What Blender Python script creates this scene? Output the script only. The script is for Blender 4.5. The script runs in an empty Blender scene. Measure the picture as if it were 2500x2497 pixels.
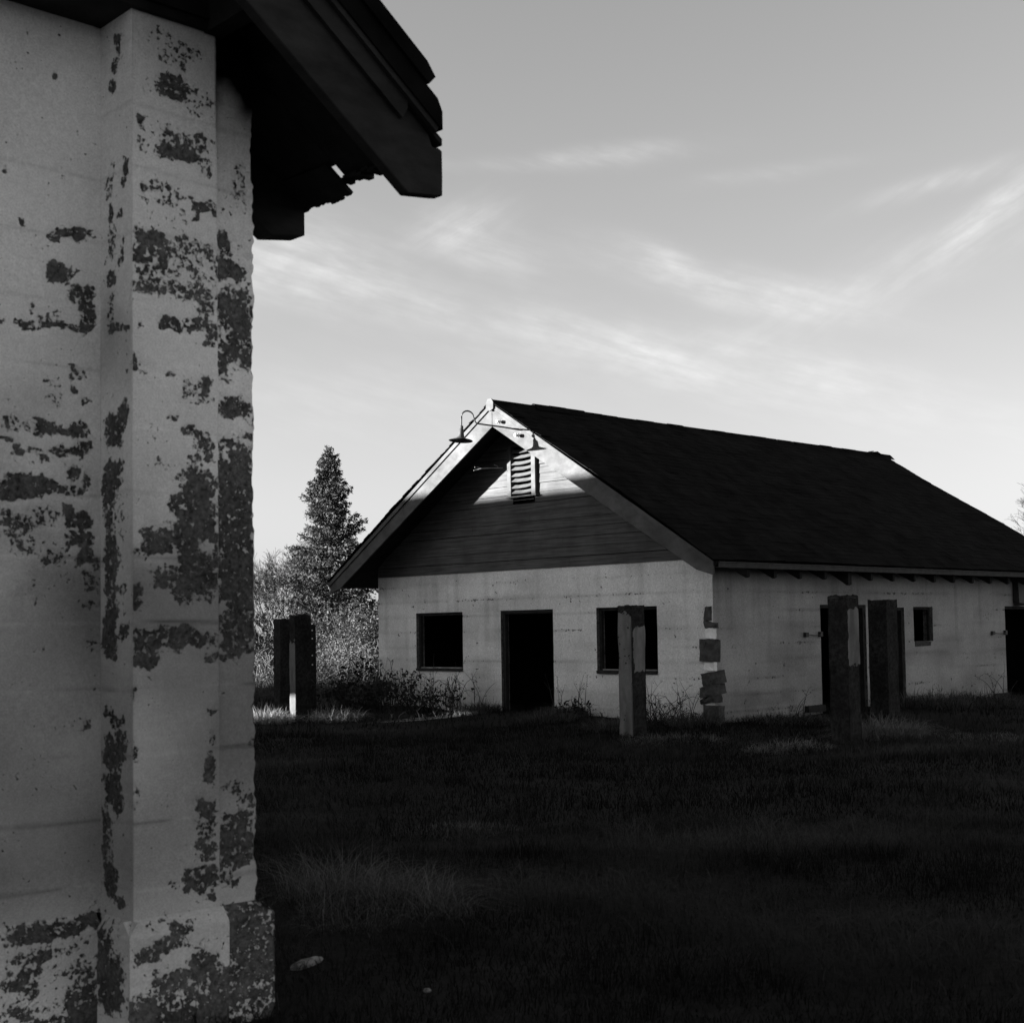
import bpy, bmesh, math, random
import numpy as np
from mathutils import Matrix, Vector
random.seed(7)
rng = np.random.default_rng(11)
scn = bpy.context.scene
COL = scn.collection

# ------------------------------------------------------------------ layout
PSI = 0.7622                                   # heading shared by both farm buildings
CV = np.array([math.cos(PSI), math.sin(PSI), 0.0])     # along the barn's long side
CU = np.array([-math.sin(PSI), math.cos(PSI), 0.0])    # along the barn's gable front
BARN = np.array([3.336, 23.482, 0.0])
NEAR = np.array([-1.13, 6.20, 0.0])
SUN_K, SUN_TAN = 0.75, 0.120
_l = CV - SUN_K * CU
_l = _l / np.linalg.norm(_l)
LIGHT = np.array([_l[0], _l[1], -SUN_TAN])
LIGHT = LIGHT / np.linalg.norm(LIGHT)

# ------------------------------------------------------------------ helpers
def tag(o, label=None, cat=None, group=None, kind=None):
    if label: o['label'] = label
    if cat: o['category'] = cat
    if group: o['group'] = group
    if kind: o['kind'] = kind
    return o

def empty(name, loc, rz=0.0):
    o = bpy.data.objects.new(name, None)
    o.empty_display_size = 0.2
    o.location = loc
    o.rotation_euler = (0, 0, rz)
    COL.objects.link(o)
    return o

def link_mesh(name, me, mat, parent=None, smooth=False):
    o = bpy.data.objects.new(name, me)
    if mat is not None:
        me.materials.append(mat)
    COL.objects.link(o)
    if parent is not None:
        o.parent = parent
    if smooth:
        me.polygons.foreach_set('use_smooth', [True] * len(me.polygons))
    return o

def set_attr(me, name, vals):
    a = me.attributes.new(name, 'FLOAT', 'POINT')
    a.data.foreach_set('value', np.asarray(vals, dtype=np.float32))

def tri_mesh(name, V, T, attrs=None):
    """bulk mesh from numpy arrays: V (n,3), T (m,3 or m,4)"""
    V = np.asarray(V, dtype=np.float32); T = np.asarray(T, dtype=np.int32)
    k = T.shape[1]
    me = bpy.data.meshes.new(name)
    me.vertices.add(len(V)); me.vertices.foreach_set('co', V.ravel())
    me.loops.add(T.size); me.loops.foreach_set('vertex_index', T.ravel())
    me.polygons.add(len(T))
    me.polygons.foreach_set('loop_start', np.arange(0, T.size, k, dtype=np.int32))
    me.update(calc_edges=True)
    for n, v in (attrs or {}).items():
        set_attr(me, n, v)
    return me

def _h(ix, iy, s):
    n = (ix * 374761393 + iy * 668265263 + s * 974634721) & 0xffffffff
    n = ((n ^ (n >> 13)) * 1274126177) & 0xffffffff
    return ((n ^ (n >> 16)) & 0xffff) / 65535.0

def vnoise(x, y, s=0):
    x = np.asarray(x, float); y = np.asarray(y, float)
    ix = np.floor(x).astype(np.int64); iy = np.floor(y).astype(np.int64)
    fx = x - ix; fy = y - iy
    fx = fx * fx * (3 - 2 * fx); fy = fy * fy * (3 - 2 * fy)
    a = _h(ix, iy, s); b = _h(ix + 1, iy, s); c = _h(ix, iy + 1, s); d = _h(ix + 1, iy + 1, s)
    return (a * (1 - fx) + b * fx) * (1 - fy) + (c * (1 - fx) + d * fx) * fy

def fbm(x, y, s=0, o=3):
    r = 0; a = 0.5; t = 0
    for i in range(o):
        r = r + a * vnoise(np.asarray(x) * 2 ** i, np.asarray(y) * 2 ** i, s + i * 17); t += a; a *= 0.5
    return r / t

class G:
    """collects solid pieces; build() links them as one mesh object"""
    def __init__(self): self.v = []; self.f = []
    def add(self, vs, fs):
        n = len(self.v)
        self.v += [tuple(map(float, p)) for p in vs]
        self.f += [tuple(i + n for i in q) for q in fs]
    def box(self, x0, x1, y0, y1, z0, z1, M=None, j=0.0):
        vs = [(x, y, z) for z in (z0, z1) for y in (y0, y1) for x in (x0, x1)]
        if j: vs = [tuple(c + random.uniform(-j, j) for c in p) for p in vs]
        if M is not None: vs = [tuple(M @ Vector(p)) for p in vs]
        self.add(vs, [(0, 2, 3, 1), (4, 5, 7, 6), (0, 1, 5, 4), (2, 6, 7, 3), (0, 4, 6, 2), (1, 3, 7, 5)])
    def prism(self, poly, axis, d0, d1):
        """poly: 2D points in the two other axes (order x,y,z), extruded along axis"""
        def p3(a, b, d):
            return (d, a, b) if axis == 'x' else (a, d, b) if axis == 'y' else (a, b, d)
        n = len(poly)
        vs = [p3(a, b, d0) for a, b in poly] + [p3(a, b, d1) for a, b in poly]
        fs = [tuple(range(n))[::-1], tuple(range(n, 2 * n))]
        fs += [(i, (i + 1) % n, n + (i + 1) % n, n + i) for i in range(n)]
        self.add(vs, fs)
    def tube(self, pts, rad, n=6, cap=True):
        pts = [Vector(p) for p in pts]
        if not hasattr(rad, '__len__'): rad = [rad] * len(pts)
        vs = []; fs = []
        for i, p in enumerate(pts):
            d = (pts[min(i + 1, len(pts) - 1)] - pts[max(i - 1, 0)])
            if d.length < 1e-9: d = Vector((0, 0, 1))
            d.normalize()
            a = d.cross(Vector((0, 0, 1)) if abs(d.z) < .95 else Vector((1, 0, 0))); a.normalize(); b = d.cross(a)
            for k in range(n):
                t = 2 * math.pi * k / n
                vs.append(p + a * (math.cos(t) * rad[i]) + b * (math.sin(t) * rad[i]))
        for i in range(len(pts) - 1):
            for k in range(n):
                fs.append((i * n + k, i * n + (k + 1) % n, (i + 1) * n + (k + 1) % n, (i + 1) * n + k))
        if cap:
            fs.append(tuple(range(n))[::-1]); m = (len(pts) - 1) * n; fs.append(tuple(range(m, m + n)))
        self.add(vs, fs)
    def lathe(self, prof, n=24, M=None):
        vs = []; fs = []
        for r, z in prof:
            for k in range(n):
                t = 2 * math.pi * k / n
                p = Vector((r * math.cos(t), r * math.sin(t), z)); vs.append(M @ p if M else p)
        for i in range(len(prof) - 1):
            for k in range(n):
                fs.append((i * n + k, i * n + (k + 1) % n, (i + 1) * n + (k + 1) % n, (i + 1) * n + k))
        self.add(vs, fs)
    def mesh(self, name):
        me = bpy.data.meshes.new(name); me.from_pydata(self.v, [], self.f); me.update()
        bm = bmesh.new(); bm.from_mesh(me); bmesh.ops.recalc_face_normals(bm, faces=bm.faces); bm.to_mesh(me); bm.free()
        return me
    def build(self, name, mat, parent=None, smooth=False, bevel=0.0):
        o = link_mesh(name, self.mesh(name), mat, parent, smooth)
        if bevel:
            m = o.modifiers.new('edge', 'BEVEL'); m.width = bevel; m.segments = 1; m.limit_method = 'ANGLE'
        return o

# ------------------------------------------------------------------ materials
def newmat(name):
    m = bpy.data.materials.new(name); m.use_nodes = True
    nt = m.node_tree; nt.nodes.clear()
    out = nt.nodes.new('ShaderNodeOutputMaterial'); b = nt.nodes.new('ShaderNodeBsdfPrincipled')
    nt.links.new(b.outputs[0], out.inputs[0])
    b.inputs['Roughness'].default_value = 0.9
    b.inputs['Specular IOR Level'].default_value = 0.12
    return m, nt, b

def N(nt, t, **kw):
    n = nt.nodes.new(t)
    for k, v in kw.items():
        if k == 'ins':
            for kk, vv in v.items():
                if hasattr(vv, 'is_linked') or hasattr(vv, 'links'): nt.links.new(vv, n.inputs[kk])
                else: n.inputs[kk].default_value = vv
        else: setattr(n, k, v)
    return n

def math_(nt, op, a, b=0.0, c=None, clamp=False):
    ins = {0: a, 1: b}
    if c is not None: ins[2] = c
    n = N(nt, 'ShaderNodeMath', operation=op, ins=ins); n.use_clamp = clamp
    return n.outputs[0]

def noise(nt, vec, scale, detail=4, rough=.55):
    n = N(nt, 'ShaderNodeTexNoise', ins={'Vector': vec, 'Scale': scale, 'Detail': detail, 'Roughness': rough})
    return n.outputs[0]

def sstep(nt, x, lo, hi, a=0.0, b=1.0):
    n = N(nt, 'ShaderNodeMapRange', ins={0: x, 1: lo, 2: hi, 3: a, 4: b}); n.interpolation_type = 'SMOOTHSTEP'
    return n.outputs[0]

def objco(nt, sx=1, sy=1, sz=1):
    t = N(nt, 'ShaderNodeTexCoord')
    m = N(nt, 'ShaderNodeMapping', ins={'Vector': t.outputs['Object'], 'Scale': (sx, sy, sz)})
    return m.outputs[0]

def bump(nt, b, h, strength=.5, dist=.01):
    n = N(nt, 'ShaderNodeBump', ins={'Strength': strength, 'Distance': dist, 'Height': h})
    nt.links.new(n.outputs[0], b.inputs['Normal'])

def grey(nt, b, val):
    c = N(nt, 'ShaderNodeCombineColor', ins={0: val, 1: val, 2: val})
    nt.links.new(c.outputs[0], b.inputs['Base Color'])

def attr(nt, name):
    return N(nt, 'ShaderNodeAttribute', attribute_name=name).outputs['Fac']

def plain(name, val, var=.3, scale=3, bumpd=0.004, sx=1, sy=1, sz=1, spec=.12, rough=.9, metal=0.0):
    m, nt, b = newmat(name)
    co = objco(nt, sx, sy, sz)
    n = noise(nt, co, scale, 6, .6)
    v = N(nt, 'ShaderNodeMapRange', ins={0: n, 1: .3, 2: .7, 3: val * (1 - var), 4: val * (1 + var)}).outputs[0]
    grey(nt, b, v); b.inputs['Roughness'].default_value = rough; b.inputs['Specular IOR Level'].default_value = spec
    b.inputs['Metallic'].default_value = metal
    if bumpd: bump(nt, b, noise(nt, co, scale * 5, 4), .6, bumpd)
    return m

def peeling(name, paint, bare, specks=.0, fine=33.0, barev=.8, aniso=(1, 1, 1), grain=130):
    """paint flaking off rough concrete; attribute 'damage' = share of paint lost at a point"""
    m, nt, b = newmat(name)
    co = objco(nt, *aniso)
    d = attr(nt, 'damage')
    n1 = noise(nt, co, fine, 5, .62)
    n0 = noise(nt, co, fine * .28, 3, .5)
    vo = N(nt, 'ShaderNodeTexVoronoi', feature='SMOOTH_F1', ins={'Vector': co, 'Scale': fine * 1.5, 'Smoothness': .35}).outputs['Distance']
    mix = math_(nt, 'ADD', math_(nt, 'MULTIPLY', n1, .8), math_(nt, 'MULTIPLY', math_(nt, 'SUBTRACT', .55, vo), .32))
    n2 = noise(nt, co, fine * 3.1, 4, .65)
    mix = math_(nt, 'ADD', mix, math_(nt, 'MULTIPLY', math_(nt, 'SUBTRACT', n2, .5), .55))
    mix = math_(nt, 'ADD', mix, .035)
    mix = math_(nt, 'ADD', mix, math_(nt, 'MULTIPLY', math_(nt, 'SUBTRACT', n0, .5), .55))
    t = math_(nt, 'ADD', math_(nt, 'MULTIPLY', d, 1.1), math_(nt, 'MULTIPLY', math_(nt, 'SUBTRACT', mix, .54), 2.5))
    msk = sstep(nt, t, .50 - specks, .56 - specks)
    edge = sstep(nt, t, .40 - specks, .54 - specks)
    big = noise(nt, co, 1.3, 4, .6)
    pv = N(nt, 'ShaderNodeMapRange', ins={0: big, 1: .3, 2: .7, 3: paint * .88, 4: paint * 1.08}).outputs[0]
    pv = math_(nt, 'MULTIPLY', pv, N(nt, 'ShaderNodeMapRange', ins={0: n1, 1: .35, 2: .7, 3: .91, 4: 1.07}).outputs[0])
    pg = noise(nt, co, grain, 2, .6)
    pv = math_(nt, 'MULTIPLY', pv, N(nt, 'ShaderNodeMapRange', ins={0: pg, 1: .25, 2: .75, 3: .80, 4: 1.2}).outputs[0])
    pv = math_(nt, 'MULTIPLY', pv, math_(nt, 'SUBTRACT', 1.0, math_(nt, 'MULTIPLY', attr(nt, 'grime'), .62)))  # grime also carries shade painted into the wall colour
    gr = noise(nt, co, fine * 1.5, 6, .75)
    bv = N(nt, 'ShaderNodeMapRange', ins={0: gr, 1: .33, 2: .68, 3: bare * (1 - barev), 4: bare * (1 + barev)}).outputs[0]
    bv = math_(nt, 'MULTIPLY', bv, math_(nt, 'SUBTRACT', 1.0, math_(nt, 'MULTIPLY', attr(nt, 'grime'), .35)))
    bv = math_(nt, 'MULTIPLY', bv, N(nt, 'ShaderNodeMapRange', ins={0: n0, 1: .3, 2: .7, 3: .55, 4: 1.45}).outputs[0])
    col = N(nt, 'ShaderNodeMix', ins={0: msk, 2: pv, 3: bv}).outputs[0]
    grey(nt, b, col)
    h = math_(nt, 'ADD', math_(nt, 'MULTIPLY', edge, -1.0), math_(nt, 'MULTIPLY', math_(nt, 'MULTIPLY', gr, msk), .9))
    h = math_(nt, 'ADD', h, math_(nt, 'MULTIPLY', gr, .12))
    bump(nt, b, h, .8, .006)
    return m

M = {}
M['paint_near'] = peeling('peeling_white_paint', .76, .085)
M['paint_barn'] = peeling('weathered_white_paint', .72, .12, fine=14, grain=34)
M['post'] = peeling('mossy_concrete_post', .26, .024, fine=10)
M['roof'] = plain('dark_shingles', .006, .8, 2.2, .006, spec=.02)
M['darkwood'] = plain('dark_stained_wood', .020, .5, 6, .004, 1, 1, 1)
M['soffit'] = plain('dark_sheathing', .016, .4, 6, .004)
M['metal'] = plain('rusty_dark_metal', .035, .5, 12, .001, spec=.3, rough=.6)
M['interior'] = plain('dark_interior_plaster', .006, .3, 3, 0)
M['porcelain'] = plain('white_porcelain', .7, .05, 3, 0, spec=.5, rough=.2)
M['frame'] = plain('weathered_frame_wood', .028, .4, 9, .002)
M['sill'] = plain('pale_sill_wood', .22, .4, 9, .002)
M['block'] = plain('broken_concrete_block', .06, .55, 9, .01)
M['whiteblock'] = plain('bare_white_plaster', .8, .1, 9, .006)
M['twig'] = plain('bare_twigs', .10, .4, 2, 0)
M['darktwig'] = plain('dark_canes', .045, .4, 2, 0)
M['greytwig'] = plain('grey_twigs', .028, .4, 2, 0)
M['bark'] = plain('bark', .06, .4, 6, 0)
M['stone'] = plain('pale_flaked_stone', .16, .8, 18, .006)

def wood_mat(name, val, sx, sy, sz, streak=.45):
    m, nt, b = newmat(name)
    co = objco(nt, sx, sy, sz)
    n = noise(nt, co, 3.0, 6, .65)
    co2 = objco(nt, 1, 1, 1)
    n2 = noise(nt, co2, 1.6, 4, .6)
    v = N(nt, 'ShaderNodeMapRange', ins={0: n, 1: .3, 2: .72, 3: val * (1 - streak), 4: val * (1 + streak)}).outputs[0]
    v = math_(nt, 'MULTIPLY', v, N(nt, 'ShaderNodeMapRange', ins={0: n2, 1: .32, 2: .68, 3: .78, 4: 1.2}).outputs[0])
    grey(nt, b, v); bump(nt, b, n, .5, .004)
    return m
M['siding'] = wood_mat('weathered_board_siding', .068, 1, .35, 9)
M['barge'] = wood_mat('weathered_barge_paint', .072, 1, 1.2, 2.2, .3)
M['nearbarge'] = wood_mat('dark_rake_board', .023, 1.2, 1, 3.0, .5)

def tone_mat(name, lo, hi, trans=0.0):
    m, nt, b = newmat(name)
    t = attr(nt, 'tone')
    v = N(nt, 'ShaderNodeMapRange', ins={0: t, 1: 0, 2: 1, 3: lo, 4: hi}).outputs[0]
    grey(nt, b, v)
    b.inputs['Specular IOR Level'].default_value = .08
    if trans:
        tr = N(nt, 'ShaderNodeBsdfTranslucent')
        c = N(nt, 'ShaderNodeCombineColor', ins={0: v, 1: v, 2: v}); nt.links.new(c.outputs[0], tr.inputs[0])
        mx = N(nt, 'ShaderNodeMixShader', ins={0: trans})
        nt.links.new(b.outputs[0], mx.inputs[1]); nt.links.new(tr.outputs[0], mx.inputs[2])
        out = [n for n in nt.nodes if n.type == 'OUTPUT_MATERIAL'][0]
        nt.links.new(mx.outputs[0], out.inputs[0])
    return m
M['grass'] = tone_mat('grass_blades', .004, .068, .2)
M['dry'] = tone_mat('dry_grass_blades', .03, .30, .2)
M['leaf'] = tone_mat('bramble_leaves', .012, .10, .15)
M['needle'] = tone_mat('conifer_needles', .010, .075, .1)
M['brush'] = tone_mat('pale_brush', .02, .10, .2)

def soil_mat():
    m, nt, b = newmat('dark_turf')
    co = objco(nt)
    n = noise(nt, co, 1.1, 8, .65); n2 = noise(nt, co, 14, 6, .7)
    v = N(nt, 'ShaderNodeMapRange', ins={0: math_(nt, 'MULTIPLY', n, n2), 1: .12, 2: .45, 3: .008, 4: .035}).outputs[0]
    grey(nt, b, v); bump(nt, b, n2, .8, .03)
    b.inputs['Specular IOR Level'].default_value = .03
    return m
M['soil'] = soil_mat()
# ------------------------------------------------------------------ walls
def damage_field(s, z, blobs, base=.0, seed=0):
    """share of paint lost; blobs: (s, z, half width, half height, percent) in mm"""
    pos = np.full(s.shape, base, float); neg = np.zeros(s.shape)
    ws = s + (fbm(s * 9, z * 9, seed + 3) - .5) * .07 + (fbm(s * 31, z * 31, seed + 4, 2) - .5) * .03
    wz = z + (fbm(s * 9 + 40, z * 9, seed + 5) - .5) * .07 + (fbm(s * 31, z * 31 + 9, seed + 6, 2) - .5) * .03
    for (cs, cz, rs, rz, st) in blobs:
        r = (np.abs((ws - cs / 1000) / (rs / 1000)) ** 3 + np.abs((wz - cz / 1000) / (rz / 1000)) ** 3) ** (1 / 3)
        w = np.clip((1.36 - r) / .74, 0, 1); w = w * w * (3 - 2 * w)
        if st > 0: pos = np.maximum(pos, w * st / 100)
        else: neg = np.maximum(neg, w * -st / 135)
    return np.clip(pos - neg, 0, 1.2)

def grid_axis(a, b, step, marks=()):
    pts = sorted(set([round(a, 4), round(b, 4)] + [round(m, 4) for m in marks if a < m < b]))
    out = [pts[0]]
    for p, q in zip(pts[:-1], pts[1:]):
        n = max(1, int(round((q - p) / step)))
        out += [p + (q - p) * (i + 1) / n for i in range(n)]
    return np.array(out)

class Surf:
    """sheets with a 'damage' attribute, gathered into one wall mesh (triangles)"""
    def __init__(self, grime=None): self.V = []; self.T = []; self.D = []; self.R = []; self.n = 0; self.grime = grime  # grime: darkening of the paint
    def sheet(self, fn, S, Zs, blobs=(), base=0.0, seed=0, keep=None, rough=.004, flip=False, dmg=None):
        s, z = np.meshgrid(S, Zs, indexing='ij')
        d = damage_field(s, z, blobs, base, seed) if dmg is None else dmg(s, z)
        off = (fbm(s * 3.1, z * 3.1, seed) - .5) * rough * 2 - np.clip(d, 0, 1) * (.004 if rough else 0)
        P = fn(s, z, off)
        idx = np.arange(s.size).reshape(s.shape) + self.n
        a, b, c, e = idx[:-1, :-1], idx[1:, :-1], idx[1:, 1:], idx[:-1, 1:]
        if keep is not None:
            sm = (s[:-1, :-1] + s[1:, 1:]) / 2; zm = (z[:-1, :-1] + z[1:, 1:]) / 2
            k = keep(sm, zm)
        else: k = np.ones(a.shape, bool)
        t1 = np.stack([a[k], b[k], c[k]], 1); t2 = np.stack([a[k], c[k], e[k]], 1)
        T = np.concatenate([t1, t2])
        if flip: T = T[:, ::-1]
        self.V.append(P.reshape(-1, 3)); self.T.append(T); self.D.append(d.ravel()); self.n += s.size
        self.R.append((self.grime(s, z) if self.grime else 0 * s).ravel())
    def build(self, name, mat, parent):
        me = tri_mesh(name, np.concatenate(self.V), np.concatenate(self.T), {'damage': np.concatenate(self.D), 'grime': np.concatenate(self.R)})
        return link_mesh(name, me, mat, parent, True)

def stackp(x, y, z):
    x, y, z = np.broadcast_arrays(x, y, z); return np.stack([x, y, z], -1)

DMG_PIL=[(-377,4174,169,59,50),(-427,4114,108,39,55),(-399,3998,94,58,95),(-283,3983,67,39,60),(-540,3981,28,38,50),(-305,3925,126,16,40),(-551,3813,24,32,95),(-
    342,3772,170,65,70),(-379,3712,116,39,95),(-248,3682,52,53,70),(-541,3701,28,38,50),(-457,3528,107,58,65),(-548,3522,31,38,70),(-256,3504,74,20,90),(-300,3469,26,33,90),(-
    394,3418,182,51,30),(-521,3337,77,44,95),(-344,3305,169,58,70),(-521,3230,84,76,95),(-308,3215,148,58,60),(-416,3184,218,51,70),(-381,3119,220,38,75),(-243,3076,52,78,70),(-
    546,2946,21,16,100),(-403,2963,72,29,110),(-302,2989,44,39,100),(-222,2955,45,46,80),(-237,2901,30,26,80),(-577,2789,17,44,80),(-549,2754,41,12,50),(-282,2689,81,71,55),(-
    245,2738,29,52,90),(-397,2576,36,19,90),(-318,2519,40,26,100),(-261,2460,59,64,70),(-509,2496,91,75,25),(-410,2752,28,16,70),(-397,2373,93,38,35),(-312,2411,29,26,90),(-
    391,2292,18,50,50),(-377,2204,43,57,100),(-291,2151,110,70,100),(-489,2031,70,62,95),(-349,2048,160,88,100),(-313,1966,131,76,95),(-413,1958,42,25,-100),(-233,2039,37,32,-100),(-
    571,2003,27,12,90),(-350,1865,182,82,75),(-490,1777,69,56,-100),(-538,1875,48,25,-100),(-572,1807,41,61,100),(-524,1641,90,49,100),(-350,1645,144,50,95),(-552,1697,34,25,-80),(-
    545,1568,75,31,100),(-228,1561,44,25,70),(-613,1424,27,36,90),(-535,1488,20,18,50),(-230,1333,29,25,70),(-223,1206,18,38,80),(-231,1093,29,63,95),(-586,1181,23,54,80),(-
    239,918,29,44,90),(-254,844,51,44,80),(-268,765,58,50,70),(-603,1043,27,36,60),(-607,965,27,30,60),(-251,924,37,43,90),(-260,775,66,64,75),(-269,712,58,28,80),(-
    285,628,91,50,100),(-253,553,50,21,80),(-422,611,20,14,80),(-407,442,64,28,90),(-470,383,143,34,75),(-555,362,62,41,90),(-311,371,49,35,50),(-295,277,82,63,95),(-
    392,231,178,56,80),(-312,133,165,56,90),(-493,297,47,27,60),(-524,241,46,27,80),(-540,155,23,27,90),(-431,169,63,41,60),(-562,459,46,27,50),(-205,183,67,85,100),(-
    508,485,321,21,30)]
DMG_STRIP=[(-69,3659,39,101,75),(-93,3548,62,27,50),(-140,3366,38,73,100),(-110,3252,85,53,100),(-71,3445,62,100,20),(-89,3023,100,172,100),(-150,2811,38,59,100),(-
    36,2877,47,53,100),(-90,2778,61,59,-80),(-91,2640,92,59,95),(-45,2585,46,26,60),(-84,2555,54,46,-60),(-152,2484,45,39,100),(-38,2533,39,20,90),(-86,2201,108,306,105),(-
    89,1758,107,188,100),(-149,1765,30,39,-80),(-157,1559,45,19,80),(-52,1589,69,19,90),(-9,1172,31,32,40),(-86,965,83,51,70),(-71,926,84,38,80),(-138,938,45,38,-50),(-
    94,838,106,45,90),(-95,749,106,57,95),(-97,783,104,80,90),(-89,680,95,36,95),(-140,614,60,50,70),(-46,588,52,51,-80),(-91,376,95,94,95),(13,360,88,44,80),(-49,188,131,130,95),(-
    175,461,50,22,80)]
DMG_REV=[(109,4179,39,58,90),(148,4087,32,39,90),(155,4005,33,32,90),(46,3605,23,70,90),(162,3634,32,45,60),(188,3576,39,64,55),(188,3460,26,39,90),(98,3426,32,25,90),(176,3335,52,
    77,60),(85,3265,25,38,80),(163,3173,64,38,80),(176,3041,45,89,75),(124,2944,76,22,90),(35,2935,25,19,90),(42,2742,19,19,80),(80,2598,44,50,90),(138,2523,101,82,100),(183,2573,77,19
    ,80),(177,2294,77,94,100),(113,2351,51,37,80),(190,2151,64,75,80),(100,2120,38,75,50),(184,2000,70,113,100),(190,1856,64,94,80),(88,1853,50,37,60),(191,1681,70,112,105),(76,1667,37
    ,37,90),(178,1588,64,25,90),(191,1339,64,31,100),(115,1311,75,37,100),(153,1174,101,92,100),(166,1019,95,68,105),(115,956,56,43,90),(230,891,32,62,80),(185,809,51,104,55),(237,798,
    18,93,80),(233,847,29,211,70),(189,634,58,77,100),(96,575,35,28,100),(146,403,71,83,100),(118,235,127,137,105)]
DMG_MAIN=[(-747,4246,47,10,50),(-814,4028,13,16,90),(-604,4347,42,39,60),(-659,4356,28,26,60),(-761,4210,10,8,80),(-1031,3560,19,22,70),(-946,3379,19,25,80),(-917,3335,52,9,40),(-
    746,3354,88,25,100),(-819,3328,20,19,90),(-652,3365,34,19,60),(-806,3191,66,44,100),(-832,3149,20,19,100),(-679,3200,89,13,60),(-820,3517,202,95,10),(-679,3110,75,38,100),(-
    645,3038,41,77,100),(-897,3026,16,25,90),(-935,2952,51,25,100),(-832,2986,59,38,50),(-773,2963,121,22,95),(-652,2967,34,26,90),(-1029,2939,12,15,80),(-692,2777,41,32,70),(-
    719,2711,20,32,80),(-831,2711,52,37,50),(-812,2644,46,37,50),(-659,2660,17,25,80),(-947,2618,109,25,40),(-838,2529,65,43,90),(-965,2536,89,31,70),(-686,2524,54,44,100),(-
    752,2512,67,25,80),(-1021,2464,31,12,80),(-965,2432,25,31,80),(-772,2429,66,25,90),(-679,2436,54,38,100),(-850,2398,26,19,90),(-895,2432,51,18,60),(-745,2350,33,31,90),(-
    914,2271,142,49,110),(-752,2274,53,37,100),(-679,2297,27,57,90),(-914,2142,142,43,80),(-705,2145,60,50,105),(-977,2091,76,49,45),(-705,2064,74,38,100),(-882,2045,130,37,55),(-
    798,1999,53,37,70),(-685,1983,34,44,90),(-625,1965,27,25,80),(-638,1883,34,44,60),(-957,1825,31,12,60),(-888,1819,10,7,90),(-658,1801,54,13,70),(-881,1612,32,18,50),(-
    645,1601,34,38,65),(-732,1652,13,12,70),(-791,1604,16,12,50),(-970,1849,76,48,20),(-618,1431,14,9,80),(-655,1299,19,16,90),(-691,805,67,92,15),(-820,468,241,41,105),(-
    856,392,185,41,50),(-927,363,108,41,80),(-686,364,76,56,45),(-963,275,85,60,90),(-819,249,148,55,45),(-731,268,60,55,70),(-686,169,107,76,90),(-855,167,44,41,-50),(-
    610,246,46,105,90),(-948,171,93,27,80),(-819,99,302,34,80),(-991,313,28,27,-50)]

# ------------------------------------------------------------------ NEAR BUILDING (local x = along gable, y = along ridge)
near = empty('whitewashed_barn', NEAR, PSI)
tag(near, 'close-up corner of a barn with peeling white paint and dark roof overhang', 'barn')
HALF = 3.35
LEN = 46.0
SL = .738
def zt(a): return 4.301 - SL * a               # underside of the roof deck (a measured from the corner, a<0 inwards)

def near_tone_shade(s, z):
    n = fbm(s * 1.7 + 5, z * 1.7, 77, 4)
    e = np.clip((3.05 + (n - .5) * 1.6 - z) / 1.5, 0, 1)          # darkens the lower paint: weaker light put into the colour
    top = np.clip((z - 3.86 + .05 * np.sin(s * 18 + 1) + (fbm(s * 9, z * 9, 70) - .5) * .24) / .3, 0, 1) * (s > -.192) * (s < .03) * 1.45  # corner strip gets darker towards its top
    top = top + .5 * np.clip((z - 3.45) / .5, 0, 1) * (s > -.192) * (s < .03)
    ln = 0
    for i in range(16):
        zl = .62 + i * .272
        ln = ln + np.exp(-((z - zl - .006 * np.sin(s * 4 + i)) / .0075) ** 2) * np.clip((fbm(s * 3 + i * 5, z * 0 + i, 83) - .38) * 4, -.5, 1) * .28
    return top + ln + e * e * (3 - 2 * e) * np.clip(.95 + (n - .5) * .8, 0, 1.15) * np.clip((z - .1) / .6, .15, 1)
w = Surf(near_tone_shade)
# pilaster front
def ragged(s, z, lim, amp, seed):             # eroded vertical arris
    return amp * (fbm(z * 7.0, z * 0 + lim * 10, seed) - .5) * 2 + amp * .9 * (vnoise(z * 44, z * 0, seed + 1) - .5)
PZ0, PZ1 = .47, 4.30
S = grid_axis(-.5995, -.189, .011); Zs = grid_axis(PZ0, PZ1, .011)
DMG_STRIP = DMG_STRIP + [(-95, 2060, 100, 400, 108), (-95, 2930, 96, 190, 100)]
DMG_PIL = DMG_PIL + [(-290, 2240, 105, 150, 100), (-235, 2060, 70, 110, 100), (-300, 1900, 120, 60, 100)]
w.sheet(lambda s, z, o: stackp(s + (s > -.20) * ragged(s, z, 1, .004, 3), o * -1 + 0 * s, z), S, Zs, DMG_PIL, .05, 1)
# left reveal of the pilaster
S = grid_axis(-.0055, .27, .011)
w.grime = lambda s, z: near_tone_shade(s + .4, z)
w.sheet(lambda s, z, o: stackp(np.maximum(-.598 + o, -.5988), s, z), S, Zs, DMG_REV, .10, 2, flip=True, rough=.0015)
w.grime = near_tone_shade
# right return of pilaster to the corner strip
w.sheet(lambda s, z, o: stackp(-.189 + o * .3 + ragged(s, z, 1, .004, 3), s, z), grid_axis(0, .02, .02), Zs, (), .3, 5)
# corner strip
S = grid_axis(-.189, 0.0, .011)
w.sheet(lambda s, z, o: stackp(s + (s > -.004) * ragged(s, z, 2, .016, 8), .02 - o, z), S, grid_axis(PZ0, 4.6, .011), DMG_STRIP, .08, 3)
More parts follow.
